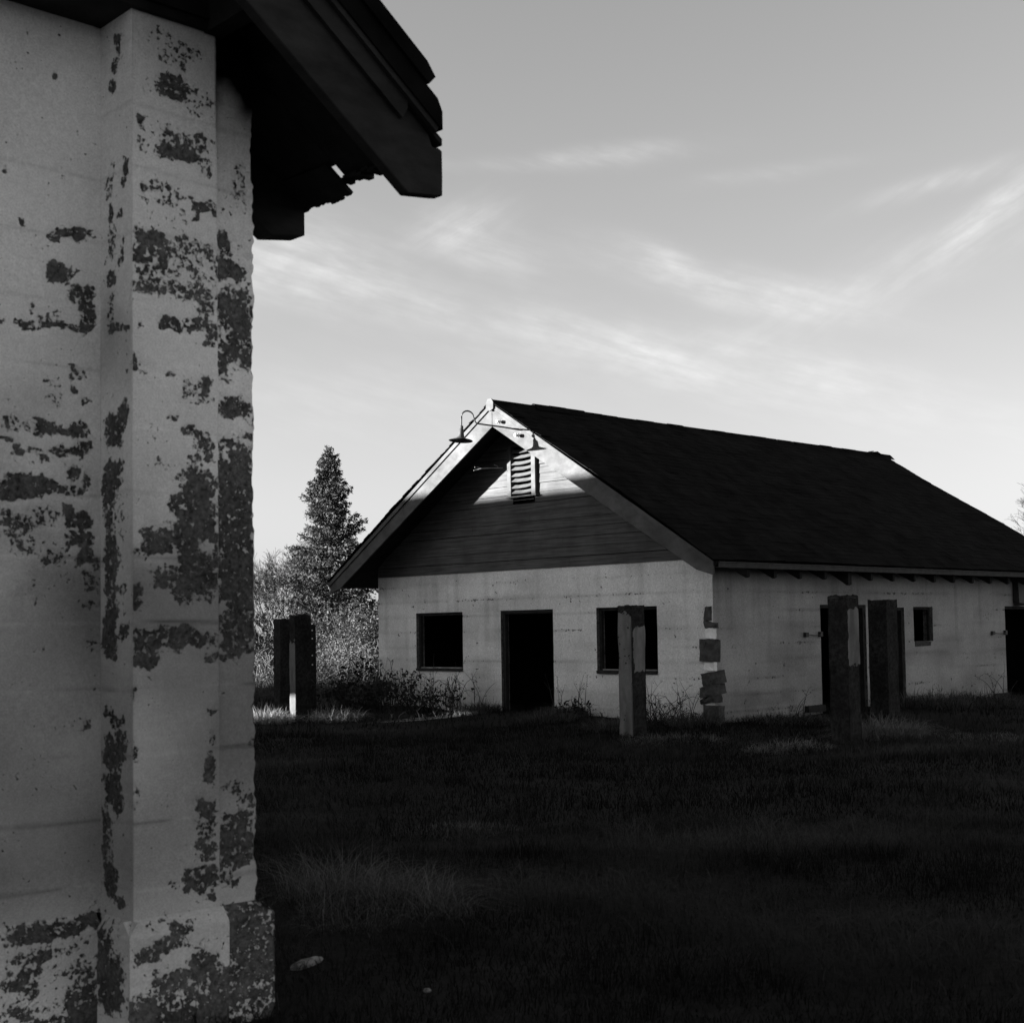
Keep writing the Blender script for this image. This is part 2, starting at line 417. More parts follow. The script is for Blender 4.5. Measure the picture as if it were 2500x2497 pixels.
# eave wall running away behind the corner, with an opening added to pass a sunbeam
def sun_hole_a(s, z): return ~((s > 25.5) & (s < 26.6) & (z > 1.15) & (z < 2.3))
w.sheet(lambda s, z, o: stackp(o + (s < .03) * ragged(s, z, 2, .016, 8), s, z), grid_axis(.02, 2.0, .03), grid_axis(-.3, 4.3, .03), (), .3, 9)
w.sheet(lambda s, z, o: stackp(o, s, z), grid_axis(2.0, LEN, .5, (25.5, 26.6)), grid_axis(-.3, 4.3, .25, (1.15, 2.3)), (), .3, 9, keep=sun_hole_a)
# recessed wall panel
def main_base(s, z, o): return stackp(s, .27 - o, z)
w.sheet(main_base, grid_axis(-1.7, -.598, .012), grid_axis(.50, 4.36, .012), DMG_MAIN, .07, 4)
MORE = []
for i in range(70):
    r_ = random.uniform(20, 75); MORE.append((random.uniform(-6000, -1250), random.choice((900, 1500, 2050, 2300, 2650, 3150, 3400)) + random.uniform(-120, 120), r_ * random.uniform(1.2, 3), r_ * random.uniform(.5, 1), random.uniform(50, 100)))
w.sheet(main_base, grid_axis(-6.1, -1.7, .03), grid_axis(.50, 4.36, .03), MORE, .05, 4)
# far side wall and far end
FW = -2 * HALF
def sun_hole_b(s, z): return ~((s > 30.2) & (s < 31.8) & (z > 2.35) & (z < 3.8))  # paired opening, added so low sun passes through to the far post
w.sheet(lambda s, z, o: stackp(FW + 0 * s, s, z), grid_axis(0, LEN, .5, (30.2, 31.8)), grid_axis(-.3, 4.3, .25, (2.35, 3.8)), (), .3, 9, keep=sun_hole_b)
w.sheet(lambda s, z, o: stackp(s, LEN + 0 * s, z), grid_axis(FW, 0, .5), grid_axis(-.3, 4.6, .5), (), .3, 9)
w.sheet(lambda s, z, o: stackp(s, 0 * s, z), grid_axis(FW, -6.1, .1), grid_axis(-.3, 4.34, .1), (), .3, 9)
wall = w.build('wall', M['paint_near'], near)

# battered foot of the wall
p = Surf(near_tone_shade)
def foot(y0, out):
    # sloping top 4 cm deep, then upright face; z runs down the profile
    def fn(s, z, o):
        up = np.clip((z - .445) / .055, 0, 1)
        return stackp(s, y0 - out * (1 - up) - o, z)
    return fn
def footd(blobs, base, seed):
    return lambda s, z: np.maximum(damage_field(s, z, blobs, base, seed), np.clip((.24 + .16 * (fbm(s * 4, z * 4, 90) - .5) - z) / .12, 0, 1.2))
ZP = grid_axis(-.3, .50, .012)
p.sheet(foot(0.0, .05), grid_axis(-.64, -.175, .012), ZP, seed=1, dmg=footd(DMG_PIL, .12, 1))
p.sheet(foot(0.02, .055), grid_axis(-.175, .065, .012), ZP, DMG_STRIP, .85, 3,
        keep=lambda s, z: s < .065 - .065 * np.clip((z - .44) / .06, 0, 1) + .004)
p.sheet(lambda s, z, o: stackp(.065 - .065 * np.clip((z - .44) / .06, 0, 1) + o, s, z), grid_axis(-.035, .8, .03), ZP, (), .8, 7)
p.grime = lambda s, z: near_tone_shade(s + .4, z)
p.sheet(lambda s, z, o: stackp(-.64 + o + .04 * np.clip((z - .445) / .055, 0, 1), s, z), grid_axis(-.05, .22, .012), ZP, DMG_REV, .3, 2, flip=True)
p.sheet(foot(.27, .05), grid_axis(-1.7, -.62, .012), grid_axis(-.3, .505, .012), seed=4, dmg=footd(DMG_MAIN, .15, 4))
p.sheet(foot(.27, .05), grid_axis(-6.1, -1.7, .08), grid_axis(-.3, .505, .04), (), .5, 4)
p.build('plinth', M['paint_near'], near)

# gable boards above the wall
g = G()
z = 4.325
while z < 4.30 + SL * HALF + .2:
    hw = max(.05, (HALF + .1) - max(0, (z - 4.25) / SL))
    g.prism([(-.052, z), (-.024, z), (-.006, z + .185), (-.02, z + .185)], 'x', -HALF - hw, -HALF + hw)
    z += .18
g.build('gable_siding', M['darkwood'], near)
g = G(); g.box(-6.4, -.19, -.035, .35, 4.285, 4.322); g.build('trim_board', M['darkwood'], near)

# roof: deck and shingles on both slopes
apex = zt(-HALF)
roof = G()
roof.prism([(-HALF, apex), (.632, zt(.632)), (.632, zt(.632) + .03), (-HALF, apex + .03)], 'y', -.56, .12)
roof.prism([(-HALF, apex), (.545, zt(.545)), (.545, zt(.545) + .03), (-HALF, apex + .03)], 'y', .124, .34)
roof.prism([(-HALF, apex), (.60, zt(.60)), (.60, zt(.60) + .03), (-HALF, apex + .03)], 'y', .342, LEN + .5)
roof.prism([(-HALF - .001, apex), (-2 * HALF - .63, zt(.63)), (-2 * HALF - .63, zt(.63) + .03), (-HALF - .001, apex + .03)], 'y', -.56, LEN + .5)
ro = roof.build('roof', M['soffit'], near)
sh = G()
for sgn in (1, -1):
    def X(a): return a if sgn > 0 else -2 * HALF - a
    lo = .6025
    for b0, b1, lo in (((-.60, .10, .6025), (.1005, .33, .52), (.3305, LEN + .5, .6025)) if sgn > 0 else ((-.60, LEN + .5, .6025),)):
        sh.prism([(X(-HALF), apex + .033), (X(lo), zt(lo) + .033), (X(lo), zt(lo) + .115), (X(lo - .027), zt(lo - .027) + .15), (X(-HALF), apex + .15)], 'y', b0, b1)
    lo = .515
    for b0, b1, dl in (((-.615, .08, 0), (.0805, .33, -.03), (.3305, LEN + .5, 0)) if sgn > 0 else ((-.615, LEN + .5, 0),)):
        l1, l2, l3 = lo + dl, .552 + dl, .505 + dl
        sh.prism([(X(-HALF), apex + .152), (X(l1), zt(l1) + .152), (X(l2), zt(l2) + .218), (X(l3), zt(l3) + .245), (X(-HALF), apex + .245)], 'y', b0, b1)
sh.build('shingles', M['roof'], ro)
# loose eave board hanging under the deck between the rafters
eb = G()
Mx = Matrix.Translation((.54, .135, zt(.54) - .03)) @ Matrix.Rotation(math.radians(36.4), 4, 'Y') @ Matrix.Rotation(math.radians(3.0), 4, 'X')
eb.box(-.045, .14, 0, 1.0, -.010, .010, Mx)
eb.build('eave_board', M['soffit'], ro)
# ragged edge of roofing felt along the eave
for e0, e1 in ((-.47, .10), (.50, 2.5)):
    fe = G(); b = e0
    while b < e1:
        d = random.uniform(.02, .06); x1 = .635 + random.uniform(-.014, .010) - (.03 if b > .13 else 0)
        fe.box(.56, x1, b, b + d + .002, zt(x1) - .012 + random.uniform(-.006, .004), zt(x1) + .004)
        b += d
    fe.build('eave_edge', M['soffit'], ro)
sp = G(); y = 0
while y < .5:
    d = random.uniform(.012, .045); sp.box(.135, .135 + random.uniform(.004, .026), y, y + d + .001, -.009 + random.uniform(-.004, .004), .009, Mx); y += d
sp.build('eave_splinters', M['soffit'], ro)
# rake board at the gable edge
rk = G()
rk.prism([(-HALF, 3.916 + SL * HALF), (.447, 3.586), (.60, 3.605), (.648, 3.613), (.65, 3.70), (.649, 3.818), (.63, 3.828), (.592, 3.825), (.57, zt(.57) - .004), (-HALF, apex - .004)], 'y', -.542, -.482)
rk.prism([(-HALF - .002, 3.916 + SL * HALF), (-HALF - .002, apex - .004), (-2 * HALF - .65, zt(.65)), (-2 * HALF - .65, 3.61), (-2 * HALF - .447, 3.586)], 'y', -.542, -.482)
rb = rk.build('rake_board', M['nearbarge'], near, bevel=.004)
t = G()
t.prism([(-HALF, apex - .10), (.40, zt(.40) - .10), (.43, zt(.43) - .03), (.43, zt(.43) + .0), (-HALF, apex)], 'y', -.566, -.544)
t.prism([(-HALF, apex + .0), (.575, zt(.575) + .0), (.60, zt(.60) + .06), (.58, zt(.58) + .09), (-HALF, apex + .09)], 'y', -.59, -.562)
t.build('rake_trim', M['nearbarge'], rb)
for i, b0 in enumerate((.525, 1.6, 2.67, 3.74)):
    r = G()
    r.prism([(-1.2, 3.946 + SL * 1.2), (.447, 3.63), (.60, 3.655), (.65, 3.663), (.65, zt(.65) - .002), (-1.2, zt(-1.2) - .002)], 'y', b0, b0 + .125)
    r.build('rafter_tail', M['nearbarge'], ro, bevel=.003)
for aa in (-.25, -1.4):
    lk = G(); lk.box(aa, aa + .09, -.48, .3, zt(aa + .09) - .14, zt(aa + .09) - .004)
    lk.build('lookout', M['soffit'], ro)

# ------------------------------------------------------------------ FAR BARN (local x = v along the side, y = u along the gable, z)
barn = empty('gabled_barn', BARN, PSI)
tag(barn, 'pale concrete barn with board gable, long dark roof and empty door and window openings', 'barn')
W = 8.968; BL = 12.3
RISE = .62
OV, OU = .771, .647
HR, HE = 5.93, 2.75
UM = W / 2
def zr(u): return HE + RISE * (u + OU) if u <= UM else HE + RISE * (W + OU - u)
T = .22
F_HOLES = [(6.281, 7.718, .90, 2.05), (3.751, 5.173, -.4, 2.05), (1.224, 2.652, .90, 2.05)]
S_HOLES = [(3.11, 4.62, -.4, 2.05), (4.78, 5.985, -.4, 2.0), (6.33, 7.06, 1.33, 2.012), (10.07, 11.6, -.4, 2.03)]
rp = np.random.default_rng(5)
def holes_keep(H):
    def k(s, z):
        m = np.ones(s.shape, bool)
        for a, b, c, d in H: m &= ~((s > a) & (s < b) & (z > c) & (z < d))
        return m
    return k
def rblobs(n, s0, s1, z0, z1, rng_):
    out = []
    for i in range(n):
        r = rng_.uniform(8, 26)
        out.append((rng_.uniform(s0, s1) * 1000, rng_.uniform(z0, z1) * 1000, r * rng_.uniform(.8, 2.2), r, rng_.uniform(60, 110)))
    return out
LINES = [.24, .52, .80, 1.08, 1.36, 1.66, 1.97, 2.28, 2.6]
def form_lines(s, z, seed):
    d = np.zeros(s.shape)
    for i, zl in enumerate(LINES):
        d = np.maximum(d, np.exp(-((z - zl - .01 * np.sin(s * 1.7 + i)) / .016) ** 2) * (.30 + .40 * np.clip((fbm(s * 2.2, z * 0 + i * 3.1, seed) - .45) * 6, 0, 1)))
    return d
FB = rblobs(95, .2, 8.7, .2, 2.7, rp) + [(1719, 2529, 260, 90, 18), (900, 2350, 200, 200, 16), (150, 2000, 180, 90, 30), (5400, 2540, 30, 40, 80), (3300, 2230, 30, 60, 90)]
SB = rblobs(80, .4, 10, .3, 2.4, rp) + [(1981, 984, 60, 50, 90), (9200, 1830, 330, 60, 42), (8500, 950, 200, 20, 60), (4700, 1150, 40, 260, 70), (1700, 430, 50, 60, 70)]
def fdmg(s, z):
    d = damage_field(s, z, FB, .06, 21)
    d = np.maximum(d, form_lines(s, z, 31))
    return np.maximum(d, np.clip(.55 - z * 1.2, 0, .6) * (fbm(s * 3, z * 3, 44) + .2))
def sdmg(s, z):
    d = damage_field(s, z, SB, .08, 22)
    d = np.maximum(d, form_lines(s, z, 32))
    return np.maximum(d, np.clip(.75 - z * 1.1, 0, .8) * (fbm(s * 3, z * 3, 45) + .25))
def barn_grime(amount, seed):
    def f(s, z):
        st = np.clip((fbm(s * .9, z * 1.6, seed, 4) - .42) * 3, 0, 1) * .35
        run = np.clip((fbm(s * 7, z * .45, seed + 1, 4) - .52) * 4, 0, 1) * np.clip((z - .4) / 1.5, .25, 1) * .24
        low = .55 * np.clip(1 - z / .8, 0, 1) * np.clip(fbm(s * 2, z * 2, seed + 2) * 1.8 - .3, 0, 1)
        ln = 0
        for i, zl in enumerate(LINES):
            ln = ln + np.exp(-((z - zl - .01 * np.sin(s * 1.7 + i)) / .022) ** 2) * np.clip((fbm(s * 1.4, z * 0 + i * 2.3, seed + 3) - .36) * 3, 0, 1) * .3
        pat = .3 * (np.floor(z / .29) % 2) * np.clip((fbm(s * .6, z * 0 + np.floor(z / .29), seed + 4) - .42) * 4, 0, 1) * .5
        return amount + st + run + low + ln + pat
    return f
bw = Surf(barn_grime(0, 79))
fm = [x for h in F_HOLES for x in h[:2]]; fz = [x for h in F_HOLES for x in h[2:]]
bw.sheet(lambda s, z, o: stackp(-o, s, z), grid_axis(0, W, .045, fm), grid_axis(-.4, 2.9, .045, fz), keep=holes_keep(F_HOLES), rough=.006, dmg=fdmg, seed=21, flip=True)
sm = [x for h in S_HOLES for x in h[:2]]; sz = [x for h in S_HOLES for x in h[2:]]
_bg = barn_grime(0, 119)
bw.grime = lambda s, z: .88 + .55 * (_bg(s, z) - .15)  # side wall paint darkened all over to stand in for its dimmer light
bw.sheet(lambda s, z, o: stackp(s, -o, z), grid_axis(0, BL, .045, sm), grid_axis(-.4, 2.9, .045, sz), keep=holes_keep(S_HOLES), rough=.006, dmg=sdmg, seed=22)
bw.grime = None
# inner faces, reveals
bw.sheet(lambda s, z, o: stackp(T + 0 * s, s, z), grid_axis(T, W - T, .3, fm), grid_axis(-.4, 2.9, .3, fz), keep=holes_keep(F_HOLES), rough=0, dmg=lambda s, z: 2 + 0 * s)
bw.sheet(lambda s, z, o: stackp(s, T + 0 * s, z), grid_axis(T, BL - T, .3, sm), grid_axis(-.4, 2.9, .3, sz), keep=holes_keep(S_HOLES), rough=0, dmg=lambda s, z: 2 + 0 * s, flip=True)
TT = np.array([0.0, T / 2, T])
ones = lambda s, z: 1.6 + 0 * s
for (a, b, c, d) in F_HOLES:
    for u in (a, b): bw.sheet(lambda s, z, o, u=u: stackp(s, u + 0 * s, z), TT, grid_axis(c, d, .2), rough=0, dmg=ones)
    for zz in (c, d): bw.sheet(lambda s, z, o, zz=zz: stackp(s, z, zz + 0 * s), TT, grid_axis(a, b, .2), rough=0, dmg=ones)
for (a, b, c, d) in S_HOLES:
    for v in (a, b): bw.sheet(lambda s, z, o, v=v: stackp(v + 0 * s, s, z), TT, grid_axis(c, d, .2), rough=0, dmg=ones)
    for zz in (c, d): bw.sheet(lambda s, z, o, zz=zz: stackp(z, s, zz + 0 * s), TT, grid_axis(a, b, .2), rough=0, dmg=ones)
bw.sheet(lambda s, z, o: stackp(s, W + 0 * s, z), grid_axis(0, BL, .3), grid_axis(-.4, 2.9, .3), (), .2, 5)
bw.sheet(lambda s, z, o: stackp(BL + 0 * s, s, z), grid_axis(0, W, .3), grid_axis(-.4, 2.9, .3), (), .2, 5)
bw.build('wall', M['paint_barn'], barn)
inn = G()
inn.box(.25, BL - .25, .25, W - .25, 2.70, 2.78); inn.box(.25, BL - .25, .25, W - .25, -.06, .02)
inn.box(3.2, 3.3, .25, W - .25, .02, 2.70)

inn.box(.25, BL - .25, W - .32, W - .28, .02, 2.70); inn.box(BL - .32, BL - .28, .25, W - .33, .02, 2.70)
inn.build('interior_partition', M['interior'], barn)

# window frames with sills, door frame
for (a, b, c, d) in (F_HOLES[0], F_HOLES[2]):
    f = G(); x0, x1 = .07, .13; k = .055
    f.box(x0, x1, a + .004, a + k, c + .004, d - .004); f.box(x0, x1, b - k, b - .004, c + .004, d - .004)
    f.box(x0, x1, a + k, b - k, d - k, d - .004); f.box(x0, x1, a + k, b - k, c + .004, c + k * .8)
    fo = f.build('window_frame', M['frame'], barn)
    s = G(); s.box(-.035, .066, a + .01, b - .01, c - .028, c + .024, j=.004); s.build('sill', M['frame'], fo)
    s = G(); s.box(.02, .06, a + .05, b - .12, c + .026, c + .05, j=.004); s.build('sill_board', M['sill'], fo)
(a, b, c, d) = F_HOLES[1]
f = G(); f.box(.05, .13, a + .004, a + .07, -.1, d - .004); f.box(.05, .13, b - .07, b - .004, -.1, d - .004); f.box(.05, .13, a + .07, b - .07, d - .07, d - .004)
f.box(.02, .05, a + .02, b - .02, d - .045, d - .02)
f.build('door_frame', M['frame'], barn)
(a, b, c, d) = S_HOLES[2]
f = G(); f.box(a + .004, a + .05, .06, .11, c, d - .004); f.box(b - .05, b - .004, .06, .11, c, d - .004); f.box(a + .05, b - .05, .06, .11, d - .05, d - .004)
f.build('window_frame', M['frame'], barn)
f = G(); f.box(a + .03, b - .12, -.012, .05, c - .09, c - .002, j=.012); f.build('broken_sill', M['block'], barn)
for (a, b, c, d) in (S_HOLES[0], S_HOLES[1], S_HOLES[3]):
    f = G(); f.box(a + .004, a + .06, .03, .12, -.1, d - .004); f.box(b - .06, b - .004, .03, .12, -.1, d - .004); f.box(a + .06, b - .06, .03, .12, d - .06, d - .004)
    f.build('door_frame', M['frame'], barn)

# hooks and low rails beside the side doors
for (v0, v1, zh) in ((2.62, 3.08, 1.50), (9.47, 10.03, 1.45)):
    h = G(); h.tube([(v0, -.05, zh + .015), (v0 + .2, -.06, zh - .005), (v1, -.05, zh)], .008, 6)
    h.box(v0 - .05, v0 + .04, -.06, 0, zh - .03, zh + .05); h.box(v1 - .05, v1 + .02, -.06, 0, zh - .03, zh + .06)
    h.build('door_hook', M['metal'], barn)
for (v0, v1, z0, z1) in ((2.55, 3.09, .13, .245), (9.48, 10.05, .05, .17)):
    h = G(); h.box(v0, v1, -.09, -.003, z0, z1, j=.006); h.build('door_rail', M['frame'], barn)

# broken front corner: loose blocks at the arris (x = v, y = u)
from mathutils import noise as noise_
def blk(name, u0, u1, z0, z1, v0, v1, tilt, mat, j=.012):
    g = G(); Mt = Matrix.Translation(((v0 + v1) / 2, (u0 + u1) / 2, (z0 + z1) / 2)) @ Matrix.Rotation(tilt, 4, 'X') @ Matrix.Rotation(tilt * .6, 4, 'Y')
    a, b, c = (v1 - v0) / 2, (u1 - u0) / 2, (z1 - z0) / 2
    g.box(-a, a, -b, b, -c, c, Mt, j)
    me = g.mesh(name); bm = bmesh.new(); bm.from_mesh(me)
    bmesh.ops.subdivide_edges(bm, edges=bm.edges[:], cuts=4, use_grid_fill=True)
    sd_ = random.uniform(0, 50)
    for q in bm.verts:
        k = noise_.noise_vector(q.co * 9 + Vector((sd_, 0, 0))) * .016 + noise_.noise_vector(q.co * 26 + Vector((sd_, 3, 0))) * .009
        q.co += k
    bm.to_mesh(me); bm.free()
    o = link_mesh(name, me, mat, barn)
    return o
blk('corner_block', .03, .17, 1.78, 2.01, -.022, .08, 0, M['block'])
blk('corner_block', -.05, .17, 1.655, 1.765, -.03, .09, .12, M['metal'], .02)  # dark lump standing in for the shaded hole between the blocks
blk('plaster_patch', -.012, .16, 1.475, 1.645, -.018, .06, 0, M['whiteblock'])
cb = blk('corner_block', -.03, .265, 1.10, 1.465, -.055, .14, .02, M['block'])
blk('plaster_patch', -.012, .20, .945, 1.09, -.018, .06, 0, M['whiteblock'])
blk('corner_block', -.10, .235, .715, .925, -.06, .16, -.16, M['block'])
blk('corner_block', -.11, .27, .535, .70, -.065, .16, -.13, M['block'])
blk('corner_block', -.06, .29, .39, .525, -.03, .12, -.2, M['block'], .03)
blk('corner_block', -.11, .22, -.05, .375, -.03, .12, .0, M['block'], .02)
for (u, z) in ((.15, 1.41), (.15, 1.17), (.17, .87), (.2, .63)):
    hg = G(); hg.lathe([(.001, 0), (.026, 0), (.026, .02), (.001, .02)], 10, Matrix.Translation((-.066, u, z)) @ Matrix.Rotation(math.radians(90), 4, 'Y'))
    hg.build('anchor_bolt', M['metal'], barn)

# gable siding: separate boards cut to the roof line, vent left open
VENT = (4.18, 4.735, 4.25, 5.17)
sd = G()
z = 2.83; BH = .178
while z < HR - .25:
    zt_ = z + BH
    def uend(zz): return min(UM - .01, max(.02, (zz + .115 - HE) / RISE - OU))
    u0, u1, t0_, t1_ = uend(z), W - uend(z), uend(zt_), W - uend(zt_)
    if u1 - u0 < .15: break
    segs = [(u0, u1, t0_, t1_)]
    if zt_ > VENT[2] - .02 and z < VENT[3]: segs = [(u0, VENT[0] - .02, t0_, VENT[0] - .02), (VENT[1] + .02, u1, VENT[1] + .02, t1_)]
    for a, b, ta, tb in segs:
        # split long boards at butt joints
        cuts = [(a, ta)]
        if b - a > 4:
            q = a + (b - a) * random.uniform(.3, .7); cuts.append((q, q))
        cuts.append((b, tb))
        for (c0, e0), (c1, e1) in zip(cuts[:-1], cuts[1:]):
            jz = random.uniform(-.004, .004); jx = random.uniform(-.003, .003)
            sd.add([(-.027 + jx, c0, z + jz), (-.008, c0, z + jz), (-.016, e0, zt_ + jz - .006), (-.006, e0, zt_ + jz - .006),
                    (-.027 + jx, c1 - .004, z + jz), (-.008, c1 - .004, z + jz), (-.016, e1 - .004, zt_ + jz - .006), (-.006, e1 - .004, zt_ + jz - .006)],
                   [(0, 2, 6, 4), (1, 5, 7, 3), (0, 4, 5, 1), (2, 3, 7, 6), (0, 1, 3, 2), (4, 6, 7, 5)])
    z += BH
sd.build('gable_siding', M['siding'], barn)
bk = G(); bk.prism([(.1, 2.92), (UM, HR - .2), (W - .1, 2.92)], 'x', .35, .37); bk.build('attic_lining', M['interior'], barn)

# louvred vent
vf = G(); a, b, c, d = VENT
vf.box(-.095, .0, a - .11, a, c - .03, d + .05); vf.box(-.095, .0, b, b + .10, c - .03, d + .05)
vf.box(-.095, .0, a, b, d, d + .05); vf.box(-.12, .0, a - .15, b + .13, c - .06, c - .03)
vo = vf.build('gable_vent', M['barge'], barn, bevel=.004)
for i in range(8):
    zc = c + .045 + i * .112
    s = G(); k = 7; vs = []
    for q in range(k + 1):                      # slats sag and bow along their length
        u = a + .003 + (b - a - .006) * q / k; sag = -.016 * math.sin(math.pi * q / k) + random.uniform(-.002, .002) - .012 * q / k * (i % 2)
        for dx, dz in ((-.085, -.012), (-.073, -.02), (-.02, .052), (-.008, .044)):
            vs.append((dx, u, zc + dz + sag))
    fs = []
    for q in range(k):
        o0, o1 = q * 4, q * 4 + 4
        fs += [(o0, o0 + 2, o1 + 2, o1), (o0 + 1, o1 + 1, o1 + 3, o0 + 3), (o0, o1, o1 + 1, o0 + 1), (o0 + 2, o0 + 3, o1 + 3, o1 + 2)]
    fs += [(0, 1, 3, 2), (k * 4, k * 4 + 2, k * 4 + 3, k * 4 + 1)]
    s.add(vs, fs); s.build('slat', M['barge'], vo)

# roof: deck with shingle courses
rf = G()
VB, VE = -OV + .01, BL + .45
rf.add([(VB, -OU, HE - .10), (VE, -OU, HE - .10), (VE - .3, UM, HR - .10), (VB, UM, HR - .10),
        (VB, -OU, HE - .05), (VE, -OU, HE - .05), (VE - .3, UM, HR - .05), (VB, UM, HR - .05)],
       [(0, 1, 2, 3), (4, 7, 6, 5), (0, 4, 5, 1), (1, 5, 6, 2), (3, 2, 6, 7), (0, 3, 7, 4)])
rf.add([(VB, W + OU, HE - .10), (VE, W + OU, HE - .10), (VE - .3, UM + .001, HR - .10), (VB, UM + .001, HR - .10),
        (VB, W + OU, HE - .05), (VE, W + OU, HE - .05), (VE - .3, UM + .001, HR - .05), (VB, UM + .001, HR - .05)],
       [(3, 2, 1, 0), (5, 6, 7, 4), (1, 5, 4, 0), (2, 6, 5, 1), (7, 6, 2, 3), (4, 7, 3, 0)])
rfo = rf.build('roof', M['soffit'], barn)
sg = G()
LS = math.hypot(UM + OU, HR - HE); cs, sn = (UM + OU) / LS, (HR - HE) / LS
ncourse = 36; ex = LS / ncourse
for side in (0, 1):
    for i in range(ncourse):
        t0 = i * ex - (.035 if i == 0 else .02); t1 = min(LS, (i + 1) * ex + .03)
        x = -OV - .05 - random.uniform(0, .03) + (0 if i % 2 else .0)
        first = True
        while x < VE:
            wd = random.uniform(.22, .36); x1 = min(x + wd, VE + random.uniform(0, .03))
            up0, up1 = .0055 + random.uniform(-.002, .0035), .003
            dd = random.uniform(-.012, .012)
            if first: up0 += (random.uniform(0, .03) if (i > 24 and random.random() < .4) else 0); first = False
            def P(xx, t, h):
                h = h + .022 * (math.sin(xx * .9 + 2 * math.sin(t * .7)) + math.sin(xx * .37 + 1)) * math.sin(math.pi * min(1, t / LS * .9 + .08)) + .022
                u = -OU + t * cs - h * sn; zz = HE + t * sn + h * cs
                return (xx, u if side == 0 else W - u, zz)
            vs = [P(x, t0 + dd, up0), P(x1 - .004, t0 + dd, up0), P(x1 - .004, t1, up1), P(x, t1, up1),
                  P(x, t0 + dd, up0 - .014), P(x1 - .004, t0 + dd, up0 - .014), P(x1 - .004, t1, up1 - .012), P(x, t1, up1 - .012)]
            sg.add(vs, [(0, 1, 2, 3), (4, 7, 6, 5), (0, 4, 5, 1), (1, 5, 6, 2), (0, 3, 7, 4)])
            x = x1
sg.build('shingles', M['roof'], rfo)
# ridge caps, a few lifted, one gap
rc = G(); x = -OV - .06
while x < BL + .25:
    ln = random.uniform(.42, .62); x1 = x + ln
    if abs(x - 8.0) < .32: x1 += .0; gap = .07
    else: gap = .012
    lift = random.choice((0, 0, .0, .006, .012, .0)) + (.03 if .2 < x < 1.3 else 0)
    zz = HR + .015 + lift; k = .16
    rc.prism([(UM - k, zz - k * RISE), (UM - .035, zz + .03), (UM, zz + .045), (UM + .035, zz + .03), (UM + k, zz - k * RISE), (UM, zz - .02)], 'x', x, x1 - gap)
    x = x1
for q in range(3):
    Mx = Matrix.Translation((BL - .2 + q * .17, UM, HR + .06)) @ Matrix.Rotation(.3 * (q - 1), 4, 'Y')
    rc.box(-.09, .09, -.07, .07, -.006, .008, Mx)
rc.build('ridge_cap', M['roof'], rfo)
re_ = G(); zz = HR + .02
re_.prism([(UM - .095, zz - .15), (UM - .10, zz - .03), (UM - .05, zz + .045), (UM + .05, zz + .045), (UM + .10, zz - .03), (UM + .095, zz - .15), (UM, zz - .19)], 'x', -OV - .085, -OV - .062)
re_.build('ridge_end_cap', M['barge'], rfo)
# rake boards with a strip on top
for s_ in (0, 1):
    def Y(u): return u if s_ == 0 else W - u
    g = G(); um = UM - .003
    g.prism([(Y(-.64), 2.50), (Y(-.30), 2.60), (Y(um), zr(UM) - .455), (Y(um), zr(UM) - .115), (Y(-.645), HE - .095)], 'x', -OV - .02, -OV + .02)
    bo = g.build('barge_board', M['barge'], barn, bevel=.004)
    g = G()
    g.prism([(Y(-.655), HE - .105), (Y(um), zr(UM) - .10), (Y(um), zr(UM) - .015), (Y(-.655), HE - .02)], 'x', -OV - .048, -OV - .023)
    g.build('barge_trim', M['barge'], bo)
# insulators on the right rake board
for (u, zz) in ((4.235, 5.535), (3.745, 5.225)):
    g = G(); Mr = Matrix.Translation((-OV - .021, u, zz)) @ Matrix.Rotation(math.radians(-90), 4, 'Y')
    g.lathe([(.001, 0), (.018, 0), (.018, .03), (.034, .035), (.034, .06), (.022, .068), (.022, .085), (.034, .092), (.034, .118), (.02, .13), (.001, .13)], 14, Mr)
    g.build('insulator', M['porcelain'], barn, True)
g = G()                                        # forked bracket on the gable left of the vent
g.tube([(-.03, 5.02, 4.80), (-.22, 5.09, 4.795), (-.45, 5.16, 4.78)], .010, 6)
g.tube([(-.45, 5.16, 4.78), (-.52, 5.20, 4.80), (-.60, 5.20, 4.795)], .007, 5); g.tube([(-.45, 5.16, 4.78), (-.52, 5.23, 4.755), (-.58, 5.25, 4.74)], .007, 5)
g.tube([(-.12, 5.05, 4.80), (-.14, 5.06, 4.84), (-.2, 5.08, 4.86)], .009, 5)
g.build('wire_bracket', M['sill'], barn)
# fascias with gutters, rafter tails, downpipe
for s_ in (0, 1):
    def Y(u): return u if s_ == 0 else W - u
    g = G()
    y0, y1 = sorted((Y(-.60), Y(-.572))); g.box(-OV + .025, VE - .05, y0, y1, HE - .125, HE - .075)
    fo = g.build('fascia', M['darkwood'], barn)
    g = G()
    pr = [(Y(-.604), HE - .03), (Y(-.604), HE - .125), (Y(-.69), HE - .125), (Y(-.705), HE - .05), (Y(-.72), HE - .045), (Y(-.72), HE - .035), (Y(-.695), HE - .035), (Y(-.685), HE - .115), (Y(-.614), HE - .115), (Y(-.614), HE - .03)]
    g.prism(pr, 'x', -OV + .06, VE - .1)
    g.build('gutter', M['metal'], fo)
for i in range(17):
    v = .215 + i * .745
    if v > BL: break
    g = G(); e = .0 if i != 4 else .09
    g.prism([(-.56, HE - .06), (-.56, 2.49 - e), (-.52, 2.475 - e), (.0, 2.76 - e * .3), (.2, 2.86), (.2, zr(.2) - .105)], 'x', v, v + .07 + e * .4)
    g.build('rafter_tail', M['darkwood'], rfo)
g = G()
g.prism([(-.16, 2.10), (-.02, 2.10), (-.02, 2.62), (-.14, 2.62)], 'x', 10.44, 10.72)
